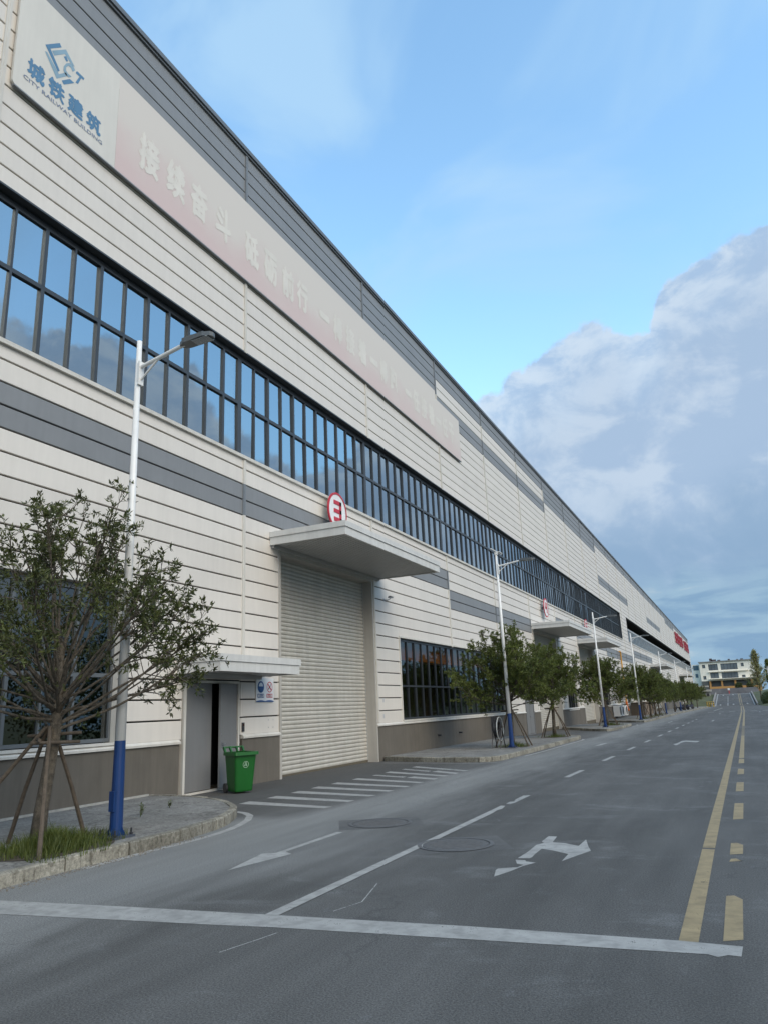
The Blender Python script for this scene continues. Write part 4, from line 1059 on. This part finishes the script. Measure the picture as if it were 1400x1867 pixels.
SUP = [(-8.17, 29.2, 'dark timber stakes under the tree behind the crossbar lamp'), (-8.30, 37.3, 'timber stakes under the corner tree before the second canopy'), (-8.40, 54.6, 'timber stakes under the dark tree by the third canopy'),
       (-7.95, 72.6, 'timber stakes under the first tree of the dense group'), (-7.8, 78.0, 'timber stakes under the second tree of the dense group'), (-8.0, 85.0, 'timber stakes under the tree beside the gas pipe'), (-8.2, 91.5, 'timber stakes under the tree before the fifth lamp')]
for x, y, lab in SUP: support(x, y, lab, [(.70, -.25), (.66, .45), (-.5, -.62), (-.62, .4)], 1.42)
# grass round the trunks
def tuft(cx, cy, ax, ay, n, hmin, hmax, label, seed=1):
    rnd = random.Random(seed); b = MB(); z0 = zg(cy)+.13
    for _ in range(n):
        a = rnd.random()*6.283; q = min(1.15, abs(rnd.gauss(0, .55)))*(1+.22*math.sin(3*a+seed)+.12*math.sin(7*a)); x = cx+ax*q*math.cos(a); y = cy+ay*q*math.sin(a)
        h = hmin+(hmax-hmin)*rnd.random()**2*(1.25-.6*q)*1.05; t = rnd.random()*6.283; w = rnd.uniform(.003, .006); l = rnd.uniform(.15, .75)*h; u = rnd.random()*6.283
        dx, dy = math.cos(t)*w, math.sin(t)*w; lx_, ly_ = math.cos(u)*l, math.sin(u)*l
        k = len(b.v); b.v += [(x-dx, y-dy, z0), (x+dx, y+dy, z0), (x+dx*.7+lx_*.35, y+dy*.7+ly_*.35, z0+h*.6), (x-dx*.7+lx_*.35, y-dy*.7+ly_*.35, z0+h*.6), (x+lx_, y+ly_, z0+h)]
        b.f += [(k, k+1, k+2, k+3), (k+3, k+2, k+4)]; b.mi += [0, 0]
    tag(link('grass', b.mesh('grass', GRASS)), label=label, kind='stuff')
    b = MB(); m_ = 20; b.poly([(cx+ax*1.02*math.cos(2*math.pi*i/m_), cy+ay*1.02*math.sin(2*math.pi*i/m_), zg(cy)+.144) for i in range(m_)])
    struct('soil', b.mesh('soil', SOIL))
tuft(-8.08, 7.30, .66, .80, 5200, .08, .26, 'green grass tuft in the tree pit of the nearest tree', 3)
tuft(-8.05, 29.1, .55, .75, 900, .08, .22, 'grass in the tree pit behind the crossbar lamp', 4)
tuft(-8.25, 37.2, .6, .8, 700, .08, .2, 'grass in the tree pit of the corner tree', 5)
tuft(-8.2, 55.0, .7, 1.2, 700, .1, .25, 'grass in the tree pit by the third canopy', 6)
for i, (x, y) in enumerate(((-7.9, 72.6), (-7.8, 78), (-7.9, 85), (-8.1, 92))): tuft(x, y, .6, .9, 300, .1, .25, 'grass in a far tree pit, '+('first', 'second', 'third', 'fourth')[i]+' past the fourth lamp', 8+i)
# little weeds in the pavement cracks and by the tree
def weed(x, y, h, n, label, name='weed', seed=0):
    rnd = random.Random(seed+int(y*100)); b = MB(); st = MB(); z = zg(y)+.138
    for i in range(n):
        a = rnd.random()*6.283; l = rnd.uniform(.3, .8)*h; p1 = Vector((math.cos(a)*l*.5, math.sin(a)*l*.5, h*rnd.uniform(.5, 1)))
        st.tube([(0, 0, 0), tuple(p1*.6), tuple(p1)], [.004, .003, .002], 3, cap=False)
        for k in range(7):
            q = p1*(.35+.65*k/6); t = rnd.random()*6.283; d = Vector((math.cos(t), math.sin(t), .35))*.05*rnd.uniform(.6, 1.3); s_ = d.cross(Vector((0, 0, 1))).normalized()*.011
            j = len(b.v); b.v += [tuple(q), tuple(q+d*.5+s_), tuple(q+d), tuple(q+d*.5-s_)]; b.f.append((j, j+1, j+2, j+3)); b.mi.append(0)
    t = thing(name, label, 'weed', (x, y, z)); link('leaves', b.mesh('leaves', GRASS), t); link('stem', st.mesh('stem', GRASS), t)
weed(-9.05, 9.90, .22, 7, 'thin weed growing from a crack in the pavement', 'weed', 1)
weed(-9.35, 10.95, .13, 6, 'small bright weed further back on the pavement')
weed(-8.55, 7.75, .34, 6, 'tall leafy weed behind the grass of the nearest tree')
weed(-8.75, 6.95, .24, 5, 'short leafy weed beside the trunk of the nearest tree')

# ------------------------------------------------------------------ wheelie bin by the door
def bin_():
    t = thing('wheelie_bin', 'open green plastic wheelie bin standing by the grey door', 'bin', (-10.42, 14.52, .0), R(-28))
    # local: +X front, Y width
    def sec(z, xf, xb, w, r=.05):
        pts = []
        for cx, cy_, a0 in ((xf-r, w-r, 0), (xb+r, w-r, 90), (xb+r, -w+r, 180), (xf-r, -w+r, 270)):
            for k in range(4): a = R(a0+30*k); pts.append((cx+r*math.cos(a), cy_+r*math.sin(a), z))
        return pts
    secs = [sec(.03, .22, -.20, .205, .04), sec(.06, .232, -.215, .215), sec(.55, .285, -.235, .245), sec(.84, .32, -.25, .268)]
    b = MB(); n = 16
    for q in secs: b.v += q
    for i in range(len(secs)-1):
        for j in range(n): b.f.append((i*n+j, i*n+(j+1) % n, (i+1)*n+(j+1) % n, (i+1)*n+j)); b.mi.append(0)
    b.f.append(tuple(range(n))[::-1]); b.mi.append(0)
    k = len(b.v); ins = [sec(.84, .295, -.225, .243), sec(.10, .20, -.18, .19)]
    for q in ins: b.v += q
    for j in range(n): b.f.append((k+j, k+n+j, k+n+(j+1) % n, k+(j+1) % n)); b.mi.append(0)
    b.f.append(tuple(range(k+n, k+2*n))); b.mi.append(0)
    link('body', b.mesh('body', BINM), t)
    b = MB(); ro0, ro1, ri = sec(.80, .375, -.265, .300), sec(.87, .370, -.265, .298), sec(.87, .300, -.22, .245); ri0 = sec(.80, .318, -.25, .266)
    for q in (ro0, ro1, ri, ri0): b.v += q
    for i in range(3):
        for j in range(n): b.f.append((i*n+j, i*n+(j+1) % n, (i+1)*n+(j+1) % n, (i+1)*n+j)); b.mi.append(0)
    for j in range(n): b.f.append((j, 3*n+j, 3*n+(j+1) % n, (j+1) % n)); b.mi.append(0)
    link('rim', b.mesh('rim', BINM), t)
    b = MB(); b.tube([(-.36, -.24, .965), (-.36, .24, .965)], .020, 10)
    for y in (-.23, -.08, .08, .23): b.extr([(-.25, .82), (-.25, .875), (-.33, .985), (-.385, .985), (-.385, .945), (-.29, .84)], 1, y-.016, y+.016)
    link('handle', b.mesh('handle', BINM), t)
    for y in (-1, 1):
        b = MB(); m_ = 24
        b.extr([(-.225+.10*math.cos(2*math.pi*i/m_), .10+.10*math.sin(2*math.pi*i/m_)) for i in range(m_)], 1, y*.215, y*.265)
        link('wheel', b.mesh('wheel', DARKPL), t)
    # round recycling roundel on the front
    b = MB(); x = .292+.006; m_ = 28
    def P(yy, zz): return (.285+(zz-.55)*.12+.006, yy, zz)
    for i in range(m_):
        a0, a1 = 2*math.pi*i/m_, 2*math.pi*(i+1)/m_
        b.quad(*[P(q*math.cos(a), .60+q*math.sin(a)) for q, a in ((.062, a0), (.072, a0), (.072, a1), (.062, a1))])
    for poly in ([(-.036, .565), (-.020, .565), (-.008, .615), (-.004, .645), (-.014, .645)], [(.036, .565), (.020, .565), (.008, .615), (.004, .645), (.014, .645)], [(-.012, .636), (.012, .636), (.0, .655)], [(-.018, .582), (.018, .582), (.014, .595), (-.014, .595)]):
        b.poly([P(*q) for q in poly])
    link('roundel', b.mesh('roundel', mat('bin_mark', (.30, .42, .31), .5)), t)
bin_()

# ------------------------------------------------------------------ hose reel behind the second lamp
t = thing('hose_reel', 'hose reel with a pale hose on a dark stand beside the crossbar lamp', 'hose reel', (-8.42, 28.15, zg(28)+.138))
ring = lambda r, x, n=32: [(x, r*math.cos(2*math.pi*i/n), .70+r*math.sin(2*math.pi*i/n)) for i in range(n+1)]
b = MB()
for x in (.10,): b.tube(ring(.43, x), .020, 6, False)
link('reel_rim', b.mesh('reel_rim', mat('hose_pale', (.36, .37, .36), .5), True), t)
b = MB()
for k in range(6): b.tube(ring(.30-.012*(k % 2), -.07+.028*k), .016, 6, False)
link('hose', b.mesh('hose', DARKPL, True), t)
b = MB()
for x in (-.10, .10):
    for k in range(4):
        a = math.pi/4*k+.2; b.tube([(x, .43*math.cos(a), .70+.43*math.sin(a)), (x, -.43*math.cos(a), .70-.43*math.sin(a))], .010, 5)
link('spoke', b.mesh('spoke', DARKPL), t)
b = MB()
for x in (-.16, .16):
    for y in (-.34, .34): b.tube([(x, y, 0), (x, y*.1, .72)], .020, 6)
b.box(-.17, .17, -.03, .03, .68, .72).box(-.18, -.05, -.14, .12, .62, 1.16)
link('stand', b.mesh('stand', DARKPL), t)

# ------------------------------------------------------------------ far end of the street
def far_building():
    t = thing('apartment_house', 'cream three-storey house with wide windows and an orange ground floor beyond the ramp', 'house', (-2.7, 292, 2.0))
    ox, oy, oz = t.location
    def p(name, b, m_, par=None): 
        me = b.mesh(name, m_)
        return link(name, me, t, (-ox, -oy, -oz)) if par is None else link(name, me, par)
    Y = 290.0
    k = 1.208; X_ = lambda x: x*k; Z_ = lambda z: (z-1.65)*k+1.65
    xa, xb = X_(-8.66), X_(6.6); zt = Z_(11.1); z2 = Z_(5.72)
    wins = [(-7.95, -7.1, 9.45, 10.45), (-6.28, -3.74, 8.72, 10.5), (-2.95, 1.5, 8.72, 10.5), (2.45, 3.2, 9.4, 10.38), (-6.05, -3.8, 6.45, 8.05), (-3.02, 1.35, 6.3, 7.95), (2.3, 3.2, 6.15, 7.0), (-8.04, -7.25, 6.2, 7.2)]
    W_ = [(X_(a), X_(c), Z_(d), Z_(e)) for a, c, d, e in wins]
    rr = [(xa, xb, z2, zt)]
    for h in W_: rr = subtract(rr, h)
    b = MB()
    for (a, c, d, e) in rr: b.box(a, c, Y, Y+.4, d, e)
    b.box(xa, xb, Y+.402, Y+12, z2+.01, zt-.3); p('wall', b, HOUSEW)
    b = MB(); b.box(xa-.3, xb+.3, Y-.5, Y+12.3, zt+.002, zt+.30); r_ = p('roof', b, GREYC)
    b = MB()
    for x, w, h in ((X_(-5.4), .9, 1.0), (X_(-4.6), 1.6, .6), (X_(-3.2), 1.0, .4), (X_(2.9), .9, .4), (X_(1.7), .6, .3), (X_(-.5), .7, .5)): b.box(x-w/2, x+w/2, Y+1, Y+2.2, zt+.3, zt+.3+h)
    p('roof_tank', b, mat('tank_dark', (.07, .05, .05), .8))
    for (a, c, d, e) in W_:
        b = MB(); n = max(1, int((c-a)/1.0))
        for i in range(n+1): x = a+(c-a)*i/n; b.box(max(a, x-.05), min(c, x+.05), Y+.12, Y+.2, d, e)
        b.box(a, c, Y+.12, Y+.2, d, d+.08).box(a, c, Y+.12, Y+.2, e-.08, e)
        fr = p('window', b, mat('frame_brown', (.06, .05, .05), .6))
        for i in range(n):
            bb = MB(); x0, x1 = a+(c-a)*i/n+.05, a+(c-a)*(i+1)/n-.05
            bb.quad((x0, Y+.22, d+.08), (x1, Y+.22, d+.08), (x1, Y+.22, e-.08), (x0, Y+.22, e-.08)); link('pane', bb.mesh('pane', HGLASS), fr)
    b = MB(); b.box(xa+2.6, xb-.5, Y-1.0, Y-.002, Z_(6.15), Z_(6.32)).box(xa+2.6, xb-3, Y-.6, Y-.004, Z_(8.2), Z_(8.35)); p('ledge', b, HOUSEW)
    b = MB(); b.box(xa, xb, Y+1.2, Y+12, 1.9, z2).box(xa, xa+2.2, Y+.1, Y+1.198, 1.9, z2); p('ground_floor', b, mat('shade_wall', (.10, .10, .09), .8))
    for x in (-6.4, -3.25, .3, 4.6):
        b = MB(); b.box(X_(x)-.3, X_(x)+.3, Y-.1, Y+.4, 1.9, z2); p('column', b, HOUSEO)
    b = MB(); b.box(xa+2.4, xb+.4, Y-1.3, Y-1.0, 1.9, Z_(4.05)); p('parapet', b, HOUSEO)
    b = MB(); b.box(xa-2.6, xa-.002, Y+2, Y+10, 1.9, zt-.5); w2 = p('wing', b, HOUSEW)
    b = MB(); b.box(xa-2.2, xa-.4, Y+1.96, Y+1.995, Z_(9.0), Z_(10.4)).box(xa-1.8, xa-.9, Y+1.96, Y+1.995, Z_(6.9), Z_(8)); p('wing_window', b, mat('blue_pane', (.09, .14, .17), .3))
far_building()
# barrier wall across the head of the ramp
b = MB(); b.box(-9.0, 6.5, 259.5, 259.8, 1.8, 3.6); o = tag(link('barrier_wall', b.mesh('barrier_wall', mat('barrier_grey', (.16, .155, .16), .8, .25, .6))), 'grey barrier wall across the top of the ramp', 'wall')
b = MB(); b.box(0, .3, 0, .12, 0, 1.2)
t = thing('barrier_post', 'small red and white marker post in front of the grey barrier wall', 'post', (-1.9, 258.6, 1.9))
b = MB(); b.tube([(0, 0, 0), (0, 0, 1.3)], .12, 8); link('post', b.mesh('post', REDS), t)
b = MB(); b.box(-.3, .3, -.16, -.13, 1.1, 1.7); link('plate', b.mesh('plate', SIGNW), t)
# ramp markings
for xa, xb, nm in ((-4.7, -4.45, 'edge_line'), (3.25, 3.5, 'edge_line')): mark(nm, [[(xa, a), (xb, a), (xb, c), (xa, c)] for a, c in ((185.5, 195), (195, 207), (207, 218), (218, 229))], PWHITE, .02)
for xa, xb in ((.42, .58), (.80, .96)): mark('centre_line', [[(xa, a), (xb, a), (xb, c), (xa, c)] for a, c in ((186, 195), (195, 207), (207, 218), (218, 228))], PYEL, .02)
mark('lane_line', [[(-2.15, 186), (-1.95, 186), (-1.95, 195), (-2.15, 195)], [(-2.1, 197), (-1.97, 197), (-1.97, 207), (-2.1, 207)], [(-2.1, 207), (-1.97, 207), (-1.97, 218), (-2.1, 218)]], PWHITE, .02)
for x, y in ((-.9, 187.5), (2.0, 188.5), (-3.6, 187), (-.8, 222), (-3.2, 221)): mark('arrow_marking', [[(x-.12, y), (x+.12, y), (x+.22, y+2), (x, y+4), (-.22+x, y+2)]], PWHITE, .02)
mark('stop_line', [[(-4.4, 225.5), (3.2, 225.5), (3.2, 226.5), (-4.4, 226.5)]], PWORN, .02)
# retaining sides of the ramp
for s_, xx in ((-1, -5.3), (1, 3.75)):
    b = MB()
    for y0, y1 in zip((182, 195, 207, 218), (195, 207, 218, 232)):
        b.extr([(y0, zg(y0)-.1), (y1, zg(y1)-.1), (y1, zg(y1)+.45), (y0, zg(y0)+.45)], 0, xx, xx+.28)
    tag(link('ramp_kerb', b.mesh('ramp_kerb', GREYC)), ('concrete kerb wall on the building side of the ramp', 'concrete kerb wall on the planted side of the ramp')[s_ > 0], 'kerb wall')
# small grey gatehouse left of the ramp
t = thing('gatehouse', 'grey concrete gatehouse with stacked flat roofs beside the ramp', 'gatehouse', (-8.2, 222, 0))
gz = 1.3
b = MB(); b.box(-1.8, 1.8, 0, 4, -1.0, gz+1.4).box(-1.5, .6, .6, 4, gz+1.9, gz+2.6); link('wall', b.mesh('wall', GREYC), t)
b = MB(); b.box(-2.2, 2.2, -.6, 4.4, gz+1.402, gz+1.9).box(-2.0, 1.6, -.2, 4.3, gz+2.602, gz+2.95); link('roof', b.mesh('roof', mat('pale_concrete', (.36, .34, .30), .9)), t)
b = MB(); b.box(1.0, 1.6, -.02, .02, gz-.9, gz+.9); link('door', b.mesh('door', DARKPL), t)
# yellow and black crash barrels
for i in range(4):
    x = -6.15+i*.42
    t = thing('crash_bollard', 'yellow bollard at the foot of the ramp, '+('farthest from the road', 'second from the planting', 'third from the planting', 'nearest the road')[i], 'bollard', (x, 182.6, zg(182)), 0, 'yellow bollards at the ramp foot')
    b = MB(); b.tube([(0, 0, 0), (0, 0, 1.1)], .15, 10); link('post', b.mesh('post', mat('bollard_yellow', (.50, .34, .05), .6)), t)
    b = MB(); b.tube([(0, 0, .30), (0, 0, .50)], .155, 10).tube([(0, 0, .75), (0, 0, .92)], .155, 10); link('band', b.mesh('band', DARKPL), t)
# parked scooters on the far pavement
def scooter():
    t = thing('scooter', '', 'scooter', (0, 0, 0), 0, 'scooters parked on the far pavement')
    for y in (-.62, .62):
        b = MB(); m_ = 16; b.extr([(y+.25*math.cos(2*math.pi*i/m_), .25+.25*math.sin(2*math.pi*i/m_)) for i in range(m_)], 0, -.05, .05); link('wheel', b.mesh('wheel', DARKPL), t)
    b = MB(); b.extr([(-.55, .35), (.25, .30), (.35, .30), (.55, .85), (.48, .88), (.30, .48), (-.10, .45), (-.25, .70), (-.80, .72), (-.82, .55)], 0, -.13, .13); link('body', b.mesh('body', mat('scooter_body', (.05, .055, .08), .35)), t)
    b = MB(); b.extr([(-.80, .72), (-.20, .72), (-.22, .80), (-.75, .84)], 0, -.12, .12); link('seat', b.mesh('seat', DARKPL), t)
    b = MB(); b.tube([(-.32, .42, 1.02), (0, .50, .96), (.32, .42, 1.02)], .02, 6).tube([(0, .60, .3), (0, .50, .98)], .03, 6); link('handlebar', b.mesh('handlebar', DARKPL), t)
    return t
SC = scooter()
for i, (x, y) in enumerate(((-7.8, 129.0), (-8.6, 130.2), (-7.6, 138))):
    o = SC if i == 0 else copy_tree(SC); o.location = (x, y, zg(y)+.14); o.rotation_euler = (0, 0, 1.2+.3*i)
    o['label'] = ('dark scooter parked past the sixth lamp, nearest the kerb', 'dark scooter parked behind another scooter near the facade', 'dark scooter parked alone further along the far pavement')[i]
# grassy bank, hedge, ginkgo tree and lamp on the right of the ramp
b = MB()
bk = [(3.9, 110, 3.0), (4.0, 185, 0), (4.03, 232, 0)]
for y0, y1 in ((120, 150), (150, 185), (185, 207), (207, 232), (232, 262)):
    def ex(y): return redge(y)+.25
    zt0 = 1.2 if y0 < 185 else zg(y0)+.9; zt1 = 1.2 if y1 < 185 else zg(y1)+.9
    if y0 == 120: zt0 = zg(120)+.2
    b.quad((ex(y0), y0, zg(y0)), (ex(y0)+5, y0, zt0), (ex(y1)+5, y1, zt1), (ex(y1), y1, zg(y1)))
    b.quad((ex(y0)+5, y0, zt0), (ex(y0)+60, y0, zt0+2), (ex(y1)+60, y1, zt1+2), (ex(y1)+5, y1, zt1))
struct('bank', b.mesh('bank', VERGE))
def leaf_mass(name, label, cat, blobs, n, size, mt, kind=None, loc=(0, 0, 0), seed=5):
    rnd = random.Random(seed); b = MB(); tot = sum(q[3]*q[4]*q[5] for q in blobs)
    for (cx, cy_, cz, rx, ry, rz) in blobs:
        for _ in range(int(n*rx*ry*rz/tot)+1):
            v = Vector((rnd.gauss(0, 1), rnd.gauss(0, 1), rnd.gauss(0, 1))).normalized()*(rnd.random()**.28)*rnd.uniform(.85, 1.08)
            p_ = Vector((cx+v.x*rx, cy_+v.y*ry, cz+v.z*rz)); d = Vector((rnd.gauss(0, 1), rnd.gauss(0, 1), rnd.gauss(0, 1))).normalized()*size*rnd.uniform(.6, 1.2)
            s_ = d.cross(Vector((rnd.gauss(0, 1), rnd.gauss(0, 1), rnd.gauss(0, 1)))).normalized()*size*.4
            k = len(b.v); b.v += [tuple(p_), tuple(p_+d*.5+s_), tuple(p_+d), tuple(p_+d*.5-s_)]; b.f.append((k, k+1, k+2, k+3)); b.mi.append(0)
    return b.mesh(name, mt)
me = leaf_mass('hedge', '', '', [(6.1, 183, .35, 1.5, 5, 1.3), (6.6, 193, .7, 1.6, 5, 1.3), (7.6, 174, .3, 1.5, 6, 1.2)], 9000, .20, HEDGE)
tag(link('hedge', me), 'dark clipped hedge on the bank at the right of the road', 'hedge')
def conic_tree(x, y, z, h, r, label, mt, name, seed):
    rnd = random.Random(seed); t = thing(name, label, 'tree', (x, y, z))
    w = MB(); w.tube([(0, 0, -.3), (.05, 0, h*.5), (0, .05, h*.97)], [.16, .10, .02], 8); c = MB()
    for i in range(46):
        f = i/46; z0 = h*(.18+.76*f); L_ = r*(1.05-.85*f)*rnd.uniform(.55, 1.1); a = i*2.4+rnd.random()*.5
        d = Vector((math.cos(a), math.sin(a), .9+.5*f)).normalized(); e = Vector((0, 0, z0))+d*L_
        w.tube([(0, 0, z0), tuple(e)], [.035, .008], 4, False)
        for _ in range(95):
            q = Vector((0, 0, z0))+d*L_*rnd.uniform(.15, 1.05)+Vector((rnd.gauss(0, .16), rnd.gauss(0, .16), rnd.gauss(0, .14)))
            dd = Vector((rnd.gauss(0, 1), rnd.gauss(0, 1), rnd.gauss(0, 1))).normalized()*.26; s_ = dd.cross(Vector((rnd.gauss(0, 1), .3, rnd.gauss(0, 1)))).normalized()*.11
            k = len(c.v); c.v += [tuple(q), tuple(q+dd*.5+s_), tuple(q+dd), tuple(q+dd*.5-s_)]; c.f.append((k, k+1, k+2, k+3)); c.mi.append(0)
    link('trunk', w.mesh('trunk', BARK), t); link('crown', c.mesh('crown', mt), t)
conic_tree(5.0, 190, .2, 11.4, 3.3, 'tall pale yellow-green tree on the bank at the right of the ramp', LEAFY, 'roadside_tree', 31)
conic_tree(8.3, 214, 2.2, 8.0, 2.2, 'dark green tree behind the pale one, at the right edge', LEAF2, 'roadside_tree', 32)
for i, x in enumerate((.6, 4.1)):
    me = leaf_mass('crown', '', '', [(0, 0, 2.5, 1.3, 1.2, 1.3)], 1800, .22, LEAF, seed=40+i)
    t = thing('courtyard_tree', ('round dark shrub tree in front of the orange parapet, by the arch', 'round dark shrub tree in front of the orange parapet, by the pale tree')[i], 'tree', (x+.6, 284, 1.9), 0, 'round trees before the orange parapet')
    link('crown', me, t); b = MB(); b.tube([(0, 0, 0), (0, 0, 2)], .12, 6); link('trunk', b.mesh('trunk', BARK), t)
o = copy_tree(L0); o.location = (7.1, 187, zg(187)+.6); o.rotation_euler = (0, 0, R(180)); o['label'] = 'white street lamp on the bank at the right edge, beyond the hedge'; o['group'] = 'street lamps on the bank'

# ------------------------------------------------------------------ across the road: trees mirrored in the windows
blobs = []
rnd = random.Random(77)
y = -26
while y < 118:
    h = rnd.uniform(6.0, 9.5); blobs.append((17+rnd.uniform(-1.5, 1.5), y, h*.52, 2.8, rnd.uniform(2.6, 3.8), h*.50)); y += rnd.uniform(4.4, 6.6)
me = leaf_mass('tree_belt', '', '', blobs, 62000, .24, HEDGE, seed=6)
tag(link('tree_belt', me), kind='stuff', label='belt of trees across the road, mirrored in the factory windows')
